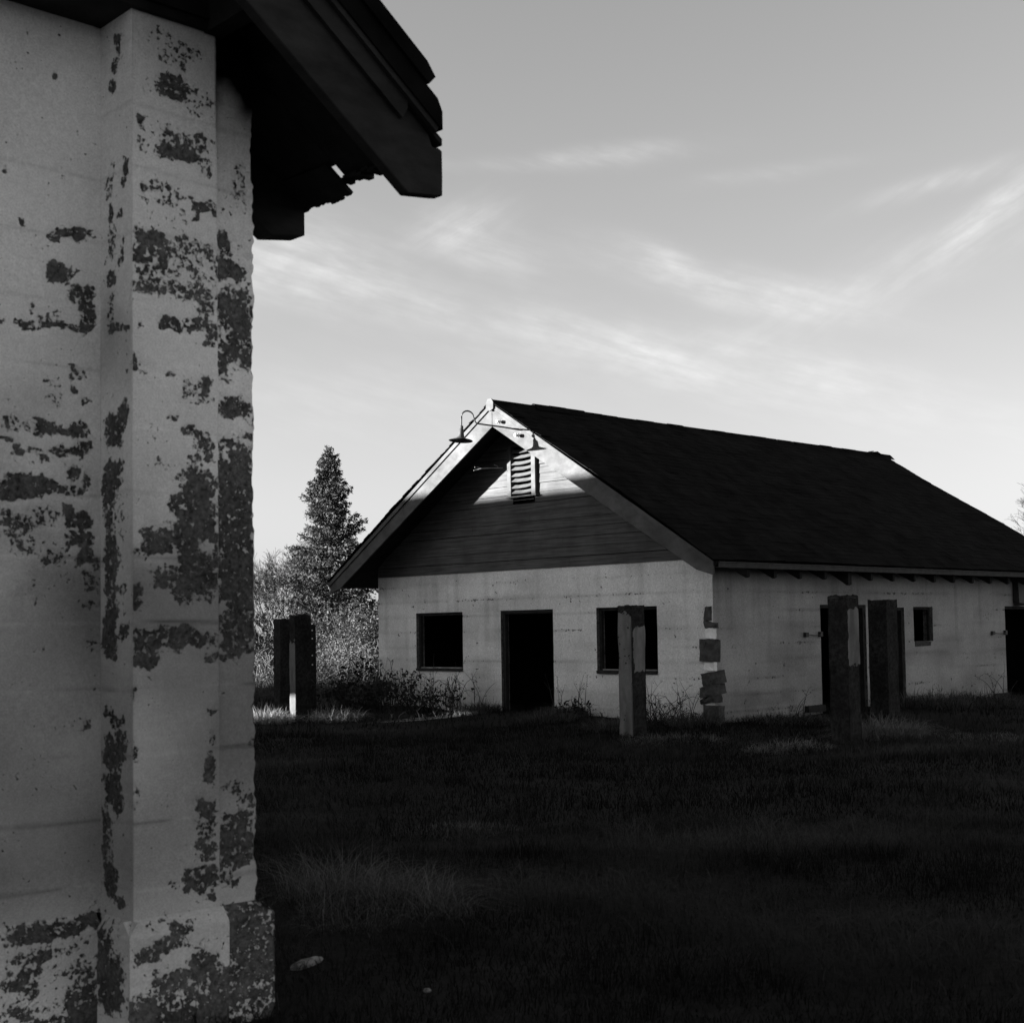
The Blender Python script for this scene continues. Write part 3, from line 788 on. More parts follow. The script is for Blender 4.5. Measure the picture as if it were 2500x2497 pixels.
g.prism([(-.30, 2.045), (-.02, 2.045), (-.02, 2.098), (-.18, 2.098)], 'x', 10.46, 10.78)
g.build('downpipe', M['metal'], barn)

# ------------------------------------------------------------------ gooseneck lamp on the gable peak
lamp = empty('gooseneck_lamp', tuple(BARN + CV * (-OV) + CU * 3.724 + np.array([0, 0, 5.321])), PSI)
tag(lamp, 'dark gooseneck barn lamp with flared shade reaching out from the gable peak', 'lamp')
d = np.array([-1.13, .44]); ln = np.hypot(*d); d = d / ln   # (v,u) heading of the arm
def A(r, z): return (d[0] * r, d[1] * r, z)
g = G()
pts = [A(-.02, 0), A(.35, .045), A(.72, .075), A(.86, .088), A(.895, .11)]
for k in range(0, 11):                          # the neck: rises, bends over, comes straight down
    t = k / 10 * math.pi
    pts.append(A(1.05 - .115 * math.cos(t), .205 + .105 * math.sin(t)))
pts += [A(1.168, .14), A(1.17, .06), A(1.17, .0)]
g.tube(pts, .0145, 8); g.build('arm', M['metal'], lamp, True)
g = G(); g.tube([A(.02, 0), (.01, -.02, .10), (.0, -.01, .17)], .008, 6); g.tube([A(.28, .036), (-.02, -.05, .02)], .006, 6)
g.box(-.02, .012, -.03, .03, -.04, .05); g.build('bracket', M['metal'], lamp)
g = G(); Mr = Matrix.Translation(A(1.17, 0)) @ Matrix.Rotation(math.radians(5), 4, 'Y')
g.lathe([(.001, .035), (.03, .035), (.034, .02), (.036, -.03), (.05, -.05), (.052, -.11), (.062, -.165), (.075, -.185), (.11, -.20), (.21, -.228), (.222, -.237), (.216, -.240), (.10, -.214), (.05, -.19), (.001, -.18)], 28, Mr)
g.build('lamp_shade', M['metal'], lamp, True)
# ------------------------------------------------------------------ ground
def gh(x, y):
    x = np.asarray(x, float); y = np.asarray(y, float)
    h = .045 * np.sin(x * .9 + 1.2 * np.sin(y * .31)) * np.sin(y * .55 + .4) + .05 * (fbm(x * .8, y * .8, 61) - .5)
    q = np.stack([x, y], -1) - BARN[:2]
    v = q @ CV[:2]; u = q @ CU[:2]
    # turf banked against the barn
    dist = np.maximum(np.maximum(-v, v - BL), np.maximum(-u, u - W))
    h = h + .09 * np.exp(-(np.maximum(dist, 0) / 1.2) ** 2) * (.5 + fbm(x * .9, y * .9, 71))
    far = np.clip((np.hypot(x, y) - 40) / 40, 0, 1)
    return h * (1 - .6 * far) + .0
xs = np.concatenate([np.linspace(-700, -40, 22), np.linspace(-36, -15, 22), np.arange(-14, 16.01, .3), np.linspace(17, 40, 24), np.linspace(50, 700, 20)])
ys = np.concatenate([np.linspace(-200, -5, 14), np.arange(-4, 46.01, .3), np.linspace(47, 90, 30), np.linspace(100, 900, 26)])
gx, gy = np.meshgrid(xs, ys, indexing='ij')
V = np.stack([gx, gy, gh(gx, gy)], -1).reshape(-1, 3)
idx = np.arange(gx.size).reshape(gx.shape)
Q = np.stack([idx[:-1, :-1], idx[1:, :-1], idx[1:, 1:], idx[:-1, 1:]], -1).reshape(-1, 4)
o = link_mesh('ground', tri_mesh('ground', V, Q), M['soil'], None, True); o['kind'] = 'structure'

def in_building(x, y, m=.0):
    q = np.stack([x, y], -1) - BARN[:2]; v = q @ CV[:2]; u = q @ CU[:2]
    b = (v > -m) & (v < BL + m) & (u > -m) & (u < W + m)
    q = np.stack([x, y], -1) - NEAR[:2]; a = q @ CV[:2]; bb = q @ CU[:2]
    return b | ((a > -2 * HALF - .1) & (a < .04 + m) & (bb > .0 - m) & (bb < LEN))

def blades(P, Hh, az, lean, wid, seg=2, droop=0.0):
    """grass blades: P (n,3) roots, Hh heights, az heading, lean (fraction), wid; returns V,T"""
    n = len(P); ca, sa = np.cos(az), np.sin(az)
    side = np.stack([-sa, ca, 0 * ca], 1) * (wid[:, None] / 2)
    V = []; T = []
    for k in range(seg + 1):
        t = k / seg
        out = lean * Hh * t ** 1.8; up = Hh * (t - droop * lean * t ** 3)
        c = P + np.stack([ca * out, sa * out, up], 1)
        wsc = (1 - t) ** .7
        if k < seg: V += [c - side * wsc, c + side * wsc]
        else: V += [c]
    nv = 2 * seg + 1
    A_ = np.stack(V, 1).reshape(-1, 3)
    base = np.arange(n)[:, None] * nv
    for k in range(seg - 1):
        T.append(base + np.array([[2 * k, 2 * k + 1, 2 * k + 3]])); T.append(base + np.array([[2 * k, 2 * k + 3, 2 * k + 2]]))
    T.append(base + np.array([[2 * seg - 2, 2 * seg - 1, 2 * seg]]))
    return A_, np.concatenate(T), nv

def fan(n, y0, y1, half):
    y = np.sqrt(rng.uniform(y0 ** 2, y1 ** 2, n)); x = y * rng.uniform(-half, half, n) + 0 * y
    return x, y
VV = []; TT_ = []; TN = []; nv0 = 0
def add_blades(x, y, hmin, hmax, wid, tone_f, lean=(.3, 1.6), seg=3, droop=.42):
    global nv0
    k = ~in_building(x, y, .02); x, y = x[k], y[k]; n = len(x)
    P = np.stack([x, y, gh(x, y) - .01], 1)
    patch = fbm(x * .55, y * .55, 81, 3)
    tuft = np.clip((fbm(x * 2.6, y * 2.6, 87, 3) - .52) * 5, 0, 1)
    Hh = rng.uniform(hmin, hmax, n) * (.3 + 1.0 * patch + 1.1 * tuft)
    A_, T_, nv = blades(P, Hh, rng.uniform(0, 6.283, n), rng.uniform(*lean, n), wid * rng.uniform(.6, 1.3, n), seg, droop)
    VV.append(A_); TT_.append(T_ + nv0); nv0 += len(A_)
    TN.append(np.repeat(np.clip(tone_f(x, y, patch, n), 0, 1), nv))
def tone_lawn(x, y, patch, n):
    st = fbm(x * .35, y * 1.1, 91, 3)
    return np.clip((patch - .52) * 1.5, 0, .5) + np.clip((st - .54) * 2.4, 0, .7) * rng.uniform(.3, 1, n) + rng.uniform(0, .12, n) + (rng.uniform(0, 1, n) > .985) * .5
x, y = fan(100000, 4.6, 12, .60); add_blades(x, y, .05, .15, .006, tone_lawn)
x, y = fan(115000, 12, 24, .55); add_blades(x, y, .05, .15, .011, tone_lawn)
x, y = fan(48000, 24, 46, .52); add_blades(x, y, .07, .20, .02, tone_lawn)
# taller sunlit grass in the strip beyond the shadow
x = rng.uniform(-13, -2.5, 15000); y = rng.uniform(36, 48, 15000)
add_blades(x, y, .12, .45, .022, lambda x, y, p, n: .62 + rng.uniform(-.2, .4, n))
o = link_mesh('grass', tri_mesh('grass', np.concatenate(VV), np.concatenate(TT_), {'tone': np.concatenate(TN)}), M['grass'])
tag(o, 'short dark rough grass covering the yard between the two barns', 'grass', None, 'stuff')

# ------------------------------------------------------------------ dry grass clumps
def clump(name, x, y, r, h, n, label, tone=(.05, .55), group='dry grass clumps in the yard', wid=.0045, cat='grass clump', arch=1.0):
    rr = r * np.sqrt(rng.uniform(0, 1, n)); th = rng.uniform(0, 6.283, n)
    px, py = x + rr * np.cos(th), y + rr * np.sin(th)
    P = np.stack([px, py, gh(px, py) - .02], 1)
    hh = h * rng.uniform(.35, 1.05, n) * (1 - .4 * (rr / r) ** 2)
    az = th + rng.normal(0, 1.4, n)
    A_, T_, nv = blades(P, hh, az, rng.uniform(.2, 2.3, n) * arch, wid * rng.uniform(.6, 1.3, n), 6, .40)
    tn = np.repeat(np.clip(rng.uniform(*tone, n), 0, 1), nv)
    o0 = np.array([x, y, float(gh(x, y))])
    o = link_mesh(name, tri_mesh(name, A_ - o0, T_, {'tone': tn}), M['dry'])
    o.location = o0
    return tag(o, label, cat, group)
clump('grass_clump', -1.12, 8.72, .34, .55, 800, 'large tangled pale grass clump close beside the corner of the peeling wall')
clump('grass_clump', -.66, 8.66, .30, .46, 650, 'middle tangled grass clump right of the one touching the peeling wall')
clump('grass_clump', -.42, 8.42, .17, .30, 300, 'small pale grass clump at the open end of the row by the peeling wall')
clump('grass_clump', -.95, 8.2, .34, .2, 700, 'low flattened grass clump just before the tall tangle at the peeling wall', (.1, .5))
clump('grass_clump', -.5, 12.0, .5, .16, 800, 'faint low grass tuft in the dark lawn behind the tall tangle', (.15, .55))
clump('grass_clump', 5.35, 20.4, .55, .55, 1200, 'dry grass clump growing between the two stout posts by the side doors', (.1, .6), wid=.012)
clump('grass_clump', 4.95, 20.0, .35, .42, 700, 'dry grass clump against the foot of the nearer stout post', (.1, .6), wid=.012)
clump('grass_clump', 3.7, 19.2, .6, .25, 700, 'low grass clump on the open side of the nearer stout post', (.1, .6), wid=.012)
clump('grass_clump', 2.3, 20.9, .8, .22, 800, 'low matted grass in front of the half white post', (.05, .4), wid=.012)
clump('grass_clump', -4.7, 26.6, .5, .5, 900, 'pale sunlit grass clump at the foot of the far left post with white face', (.5, 1.0), wid=.014)
clump('grass_clump', -3.5, 27.2, .6, .45, 900, 'thin grass clump on the barn side of the far left post pair', (.1, .6), wid=.014)
clump('grass_clump', 1.6, 23.0, .5, .35, 800, 'dark grass clump under the right front window of the barn', (.0, .25), wid=.014)
clump('grass_clump', .6, 24.6, .5, .35, 800, 'dark grass clump beside the barn front doorway', (.0, .25), wid=.014)
clump('grass_clump', 7.9, 26.9, .8, .5, 1400, 'dark grass mound under the small side window', (.0, .3), wid=.014)
clump('grass_clump', 9.2, 27.9, .8, .5, 1400, 'dark grass mound between the small side window and the far doorway', (.0, .3), wid=.014)
clump('grass_clump', 6.8, 20.6, 1.0, .14, 1200, 'low matted pale grass streak on the open side of the plain dark post', (.15, .7), wid=.01)
clump('grass_clump', 4.6, 24.0, .8, .3, 1000, 'dark low grass along the side wall next to the broken corner', (.0, .3), wid=.014)

for (v, u, r_, h_, lab) in ((-.35, 5.45, .45, .45, 'dark ragged grass between the leafy brambles and the barn doorway'), (-.4, 3.1, .45, .40, 'dark ragged grass just beyond the barn doorway toward the half white post'),
                            (-.45, .1, .5, .45, 'dark ragged grass at the foot of the broken barn corner')):
    x, y = (BARN + CV * v + CU * u)[:2]; clump('grass_clump', x, y, r_, h_, 700, lab, (.0, .3), wid=.013)
# pale flaked stone on the grass
g = G(); vs = []
prof = [(-.13, -.05), (-.06, -.075), (.05, -.06), (.15, .0), (.20, .06), (.09, .055), (.0, .03), (-.09, -.005)]
n = len(prof)
for k, (sx, zz) in enumerate(((1.0, .0), (.93, .018), (.6, .03))):
    for (a, b) in prof: vs.append((a * sx, b * sx, zz + random.uniform(-.006, .006)))
fs = [tuple(range(n))[::-1], tuple(range(2 * n, 3 * n))]
for l in (0, 1):
    for i in range(n): fs.append((l * n + i, l * n + (i + 1) % n, (l + 1) * n + (i + 1) % n, (l + 1) * n + i))
g.add(vs, fs)
st = g.build('paving_stone', M['stone']); st.scale = (.62, .75, .8); st.location = (-1.07, 7.08, float(gh(-1.02, 7.08)) + .02); st.rotation_euler = (.12, -.05, .45)
tag(st, 'flat pale flake of stone lying in dark grass near the wall foot', 'stone')
g = G()
g.lathe([(.001, 0), (.03, .004), (.04, .02), (.025, .036), (.001, .04)], 9)
st = g.build('pebble', M['stone']); st.scale = (.55, .5, .5); st.location = (-.42, 6.55, float(gh(-.36, 6.62)) + .03)
tag(st, 'small round pebble alone in the dark foreground grass', 'stone')

# ------------------------------------------------------------------ posts
def post(name, cx, cy, w, wv, h, label, patches_u=(), patches_v=(), base=1.7, seed=0, group='old concrete gate posts', stain=.5):
    """cx,cy = nearest corner; w = width along CU (left face), wv = along CV (right face). patches: light paint areas (s,z,rs,rz) in metres"""
    o0 = empty(name, (cx, cy, float(gh(cx, cy)) - .02), PSI)
    tag(o0, label, 'post', group)
    s = Surf(lambda a_, z_: stain + .5 * np.clip((fbm(a_ * 9, z_ * 2.2, seed + 20, 4) - .4) * 3, 0, 1))
    def top(sv, z): return z + (z > h - .03) * .035 * (fbm(sv * 9, z, seed) - .5) * 2
    def dm(patches):
        def f(sv, z):
            d = np.full(sv.shape, base)
            wsx = sv + (fbm(sv * 8, z * 8, seed) - .5) * .09; wz = z + (fbm(sv * 8, z * 8, seed + 9) - .5) * .12
            for (a, b, ra, rb, st) in patches:
                k = np.clip(1.3 - np.maximum(np.abs((wsx - a) / ra), np.abs((wz - b) / rb)), 0, .3) / .3
                d = np.minimum(d, base + (st - base) * k)
            return d
        return f
    er = .013
    def e(z, q): return er * (fbm(z * 6, z * 0 + q, seed) - .5) * 2
    S1 = grid_axis(0, w, .02); S2 = grid_axis(0, wv, .02); ZZ = grid_axis(-.2, h, .03)
    s.sheet(lambda a, z, o: stackp(-o, a, top(a, z)), S1, ZZ, rough=er, seed=seed, dmg=dm(patches_u), flip=True)
    s.sheet(lambda a, z, o: stackp(a, -o, top(a, z)), S2, ZZ, rough=er, seed=seed, dmg=dm(patches_v))
    s.sheet(lambda a, z, o: stackp(a, w + o, top(a, z)), S2, ZZ, rough=er, seed=seed + 1, dmg=dm(()), flip=True)
    s.sheet(lambda a, z, o: stackp(wv + o, a, top(a, z)), S1, ZZ, rough=er, seed=seed + 2, dmg=dm(()))
    me = tri_mesh('shaft', np.concatenate(s.V), np.concatenate(s.T), {'damage': np.concatenate(s.D), 'grime': np.concatenate(s.R)})
    link_mesh('shaft', me, M['post'] , o0, True)
    cp = G(); k = 5
    vs = []
    for i in range(k + 1):
        for j in range(k + 1):
            a, b = wv * i / k, w * j / k
            ed = .0 if 0 < i < k and 0 < j < k else -.02
            vs.append((a - .004 + .008 * i / k, b - .004 + .008 * j / k, h - .012 + ed + random.uniform(-.012, .022)))
    n0 = k + 1
    cp.add(vs, [(i * n0 + j, (i + 1) * n0 + j, (i + 1) * n0 + j + 1, i * n0 + j + 1) for i in range(k) for j in range(k)])
    cp.build('cap', M['block'], o0)
    return o0
post('gate_post', 1.835, 21.93, .278, .328, 2.06, 'stout post half white and half dark before the right front window',
     [(.14, .85, .2, .96, .28), (.09, 1.1, .03, .05, .8), (.2, .6, .03, .06, .8)], [(.2, 1.42, .135, .24, .05), (.2, 1.28, .12, .22, .05)], seed=3)
post('gate_post', 4.573, 19.3, .308, .292, 2.06, 'nearer stout dark post with a tall pale paint strip on one face',
     [], [(.16, 1.47, .135, .35, .05)], seed=13)
post('gate_post', 6.412, 24.2, .365, .36, 2.09, 'plain dark stout post beside the one with the pale paint strip', [], [], seed=23)
post('gate_post', -4.16, 26.9, .19, .37, 2.06, 'far left post with a narrow white face catching low sun at its foot',
     [(.1, .3, .15, 1.1, .0)], [], seed=33, group='posts at the far left of the yard', stain=.7)
post('gate_post', -5.60, 33.9, .28, .34, 2.05, 'dark post farthest back at the edge of the peeling wall', [], [], seed=43, group='posts at the far left of the yard')
p3 = post('gate_post', -4.46, 30.9, .10, .17, 1.93, 'slim dark post with bolt holes behind the white faced far post', [], [], seed=53, group='posts at the far left of the yard')
for zz in (1.80, 1.62, 1.25, 1.05):
    g = G(); g.lathe([(.001, 0), (.016, 0), (.016, .015), (.001, .02)], 8, Matrix.Translation((.06, -.006, zz)) @ Matrix.Rotation(math.radians(90), 4, 'X'))
    g.build('bolt', M['porcelain'], p3)

# ------------------------------------------------------------------ canes, brambles, bushes
def arc_pts(x, y, z, az, span, h, n=8, wob=.03):
    out = []
    for k in range(n + 1):
        t = k / n
        r = span * t; zz = h * math.sin(min(1, t * 1.0) * math.pi * .78) / .98
        out.append((x + math.cos(az) * r + random.uniform(-wob, wob), y + math.sin(az) * r + random.uniform(-wob, wob), z + max(0, zz) + random.uniform(-wob, wob) * .6))
    return out

def leaf_quads(P, size, tone):
    n = len(P)
    a = rng.normal(size=(n, 3)); a /= np.linalg.norm(a, axis=1)[:, None]
    b = np.cross(a, rng.normal(size=(n, 3))); b /= np.linalg.norm(b, axis=1)[:, None]
    s = (size * rng.uniform(.6, 1.3, n))[:, None]
    V = np.stack([P - a * s, P - b * s * .55, P + a * s, P + b * s * .55], 1).reshape(-1, 3)
    T = np.arange(n * 4).reshape(-1, 4)
    return V, T, np.repeat(tone, 4)

def bramble(name, x, y, rx, ry, h, ncane, nleaf, label, group=None, tone=(.0, .5), cane='darktwig', lsize=.035, mat='leaf', cat='bramble', crad=.007, rot=PSI, clumps=14):
    z0 = float(gh(x, y))
    o0 = empty(name, (x, y, z0), rot); tag(o0, label, cat, group)
    g = G()
    for i in range(ncane):
        th = random.uniform(0, 6.283); r = random.uniform(0, .7)
        g.tube(arc_pts(rx * r * math.cos(th), ry * r * math.sin(th), -.02, random.uniform(0, 6.283), random.uniform(.3, 1.0) * max(rx, ry), h * random.uniform(.5, 1.25)),
               [crad * (1 - .09 * k) for k in range(9)], 4, False)
    g.build('canes', M[cane], o0)
    if nleaf:
        cen = []
        for i in range(clumps):
            th = random.uniform(0, 6.283); r = math.sqrt(random.random())
            cen.append((rx * r * math.cos(th), ry * r * math.sin(th), h * random.uniform(.1, 1.0) * math.sqrt(max(.05, 1 - r * r * .8)), random.uniform(.18, .38) * min(h, max(rx, ry))))
        cen = np.array(cen)
        k = rng.integers(0, clumps, nleaf)
        P = cen[k, :3] + rng.normal(size=(nleaf, 3)) * cen[k, 3:4] * np.array([.6, .6, .5])
        P[:, 2] = np.abs(P[:, 2])
        V_, T_, tn = leaf_quads(P, lsize, np.clip(rng.uniform(*tone, nleaf) + (rng.random(clumps)[k] - .5) * .2, 0, 1))
        link_mesh('foliage', tri_mesh('foliage', V_, T_, {'tone': tn}), M[mat], o0)
    return o0
def bp(v, u): return (BARN + CV * v + CU * u)[:2]
GB = 'brambles along the front wall of the barn'
x, y = bp(-.6, 8.5); bramble('bramble', x, y, .75, .85, .85, 60, 800, 'tall leafy bramble heaped at the left end of the barn front', GB, (0, .3), lsize=.05)
x, y = bp(-.8, 7.2); bramble('bramble', x, y, .6, .8, .75, 50, 520, 'leafy bramble under the left front window of the barn', GB, (0, .3), lsize=.045)
x, y = bp(-.7, 6.0); bramble('bramble', x, y, .5, .7, .62, 34, 180, 'thin straggling bramble between left front window and doorway', GB, (0, .3), lsize=.04)
x, y = bp(-.6, 9.5); bramble('bramble', x, y, .6, .7, .55, 44, 160, 'dark bramble spilling past the left corner of the barn', GB, (0, .3), lsize=.05)
x, y = bp(-.55, .75); bramble('bramble', x, y, .3, .7, .42, 40, 60, 'bare tangle of arching canes by the broken barn corner', GB, (0, .3), lsize=.03)
x, y = bp(-.5, 2.75); bramble('bramble', x, y, .25, .35, .3, 12, 120, 'small withered weed bramble left of the half white post', GB, (0, .3), lsize=.04)

def weed(name, x, y, h, stems, label, group, cat='weed', rad=.008, spread=.6, leaves=2):
    z0 = float(gh(x, y)); o0 = empty(name, (x, y, z0), random.uniform(0, 6)); tag(o0, label, cat, group)
    g = G(); LP = []
    for i in range(stems):
        az = random.uniform(0, 6.283); L = h * random.uniform(.6, 1.05); bend = random.uniform(.05, spread); p = []
        bx, by = random.uniform(-.1, .1), random.uniform(-.1, .1)
        for k in range(8):
            t = k / 7; p.append((bx + math.cos(az) * bend * L * t ** 2 + random.uniform(-.01, .01), by + math.sin(az) * bend * L * t ** 2, L * t * (1 - .22 * bend * t * 2)))
        g.tube(p, [rad * (1 - .11 * k) for k in range(8)], 4, False)
        for q in range(random.randint(0, 2)):
            k = random.randint(3, 6); a2 = random.uniform(0, 6.283); l2 = L * random.uniform(.1, .28)
            e = (p[k][0] + math.cos(a2) * l2 * .6, p[k][1] + math.sin(a2) * l2 * .6, p[k][2] + l2 * random.uniform(.3, .9))
            g.tube([p[k], e], [rad * .5, rad * .25], 4, False); LP.append(e)
        LP.append(p[-1])
    g.build('stems', M['darktwig'], o0)
    if leaves:
        P = np.repeat(np.array(LP), leaves, 0) + rng.normal(size=(len(LP) * leaves, 3)) * .02
        V_, T_, tn = leaf_quads(P, .016, rng.uniform(0, .3, len(P)))
        link_mesh('foliage', tri_mesh('foliage', V_, T_, {'tone': tn}), M['leaf'], o0)
    return o0
GW = 'dead weeds against the barn walls'
for (v, u, h, ns, lab) in ((-.35, 6.9, 1.15, 6, 'tall dead weed in front of the left front window'), (-.3, 6.15, 1.25, 4, 'leaning dead weed right of the left front window'),
                           (-.3, 5.5, .95, 4, 'thin dead weed next to the left jamb of the front doorway'), (-.3, 3.35, .8, 3, 'thin dead weed next to the right jamb of the front doorway'),
                           (-.3, 2.75, .85, 4, 'dead weed with drooping top left of the half white post'), (-.4, 1.1, .95, 6, 'dead weed right of the half white post'),
                           (-.35, .35, .85, 5, 'dead weed leaning on the broken barn corner')):
    x, y = bp(v, u); weed('dead_weed', x, y, h, ns, lab, GW)
for (v, u, h, ns, lab) in ((1.9, -.3, .6, 3, 'short dead weed on the side wall near the broken corner'), (8.7, -.35, .75, 3, 'arching dead weed right of the small side window'),
                           (9.35, -.35, .8, 3, 'upright dead weed beside the far side doorway'), (6.4, -.35, .5, 3, 'low dead weed under the small side window')):
    x, y = bp(v, u); weed('dead_weed', x, y, h, ns, lab, GW, spread=.6)

# background brush beyond the yard
GH = 'scrub bushes behind the yard at the left'
bg = [(-4.6, 50, 2.0, 1.4, 2.3, 'round sunlit bush left of the barn corner'), (-7.2, 53, 2.2, 1.6, 2.4, 'sunlit bush below the tall conifer'),
      (-10.2, 55, 2.3, 1.5, 2.0, 'pale bush behind the far left posts'), (-12.9, 55, 2.4, 1.6, 2.4, 'pale bush at the edge of the peeling wall'), (-1.6, 52, 2.5, 1.6, 2.8, 'bush half hidden by the barn'),
      (-15.8, 56, 2.6, 2, 3.2, 'pale bush mostly hidden by the peeling wall')]
for (x, y, rx, ry, h, lab) in bg:
    bramble('bush', x, y, rx, ry, h, 30, 9000, lab, GH, (.0, 1.0), 'darktwig', .055, 'brush', 'bush', .014, 0, 40)
GL = 'low brambles in front of the lit grass'
for (x, y, rx, ry, h, t, lab) in ((-5.2, 46.5, 1.5, .8, 1.25, (.1, .8), 'bramble with sunlit arching canes right of the far left posts'), (-8.0, 47, 1.5, .8, .95, (.1, .7), 'low bramble with pale canes behind the far left posts'),
                                  (-3.0, 45, 1.4, .9, 1.35, (.0, .4), 'dark bramble behind the left corner of the barn')):
    bramble('bramble', x, y, rx, ry, h, 44, 1500, lab, GL, t, 'twig', .045, 'brush', 'bramble', .012, 0, 20)

def branch(g, p, d, L, r, depth, spread, up, nside=4, minr=.004):
    segs = 4; pts = [p]; dd = d.copy()
    for k in range(segs):
        dd = (dd + Vector((random.gauss(0, .09), random.gauss(0, .09), random.gauss(0, .05) + up))).normalized()
        pts.append(pts[-1] + dd * (L / segs))
    g.tube(pts, [max(minr, r * (1 - .5 * k / segs)) for k in range(segs + 1)], 3 if depth < 2 else nside, False)
    if depth == 0: return
    for k in range(random.randint(4, 5)):
        i = random.randint(1, segs); q = pts[i]
        a = random.uniform(0, 6.283); side = dd.orthogonal().normalized(); side.rotate(Matrix.Rotation(a, 3, dd))
        nd = (dd + side * random.uniform(.4, spread)).normalized()
        branch(g, q, nd, L * random.uniform(.5, .75), r * .5, depth - 1, spread, up, nside, minr)

def bare_tree(name, x, y, h, label, depth=4, r=.12, group=None, n0=1, mat='twig', minr=.006, lean=0.0, spread=.95):
    o0 = empty(name, (x, y, float(gh(x, y)))); tag(o0, label, 'tree', group)
    g = G(); b = G()
    for i in range(n0):
        d = Vector((random.gauss(lean, .08), random.gauss(0, .08), 1)).normalized(); s = Vector((random.uniform(-.3, .3) * (n0 > 1), random.uniform(-.3, .3) * (n0 > 1), -.1))
        pts = [s]
        for k in range(5):
            d = (d + Vector((random.gauss(0, .05), random.gauss(0, .05), 0))).normalized(); pts.append(pts[-1] + d * h * .11)
        g.tube(pts, [r * (1 - .1 * k) for k in range(6)], 6)
        for k in (3, 4, 5, 5, 5):
            a = random.uniform(0, 6.283); nd = (d + Vector((math.cos(a), math.sin(a), 0)) * random.uniform(.15, .6)).normalized()
            branch(b, pts[k], nd, h * random.uniform(.26, .36), r * .5, depth - 1, spread, .03, 4, minr)
    g.build('trunk', M['bark'], o0); b.build('crown', M[mat], o0)
    return o0
def sapling_cluster(name, x, y, h, n, rad, label, group):
    o0 = empty(name, (x, y, float(gh(x, y)))); tag(o0, label, 'tree', group); g = G()
    for i in range(n):
        bx, by = random.gauss(0, rad), random.gauss(0, rad); L = h * random.uniform(.6, 1.05); d = Vector((random.gauss(0, .10), random.gauss(0, .1), 1)).normalized(); pts = [Vector((bx, by, -.1))]
        for k in range(7):
            d = (d + Vector((random.gauss(0, .05), random.gauss(0, .05), .02))).normalized(); pts.append(pts[-1] + d * L / 7)
        g.tube(pts, [.024 * (1 - .12 * k) for k in range(8)], 4, False)
        for q in range(7):
            k = random.randint(2, 6); a = random.uniform(0, 6.283); e = pts[k] + Vector((math.cos(a) * .3, math.sin(a) * .3, .55)) * (L * random.uniform(.12, .28))
            mid = (pts[k] + e) / 2 + Vector((0, 0, -.03)); g.tube([pts[k], mid, e], [.011, .009, .006], 3, False)
    g.build('stems', M['twig'], o0)
    return o0
GT = 'bare saplings at the left edge'
sapling_cluster('sapling_thicket', -10.9, 53, 4.4, 30, .9, 'tall pale thicket of bare saplings hugging the peeling wall edge', GT)
sapling_cluster('sapling_thicket', -9.9, 54, 2.9, 16, .9, 'lower bare sapling thicket behind the farthest dark post', GT)
sapling_cluster('sapling_thicket', -9.3, 62, 3.0, 14, 1.0, 'bare sapling thicket at the foot of the tall conifer', GT)
bare_tree('bare_tree', -13.4, 84, 6.3, 'leafless fine twigged tree left of the tall conifer', 5, .13, 'leafless trees on the skyline', 1, 'greytwig', .008, -.02, .7)
bare_tree('bare_tree', -17.0, 96, 6.0, 'leafless tree fading in beside the peeling wall', 5, .12, 'leafless trees on the skyline', 1, 'greytwig', .010)
bare_tree('bare_tree', 35.0, 92, 8.6, 'leafless tree rising behind the far end of the barn roof', 5, .18, 'leafless trees on the skyline', 1, 'greytwig', .010)
bare_tree('bare_tree', 39.0, 98, 8.8, 'leafless tree at the far right picture edge behind the roof', 5, .18, 'leafless trees on the skyline', 1, 'greytwig', .010)

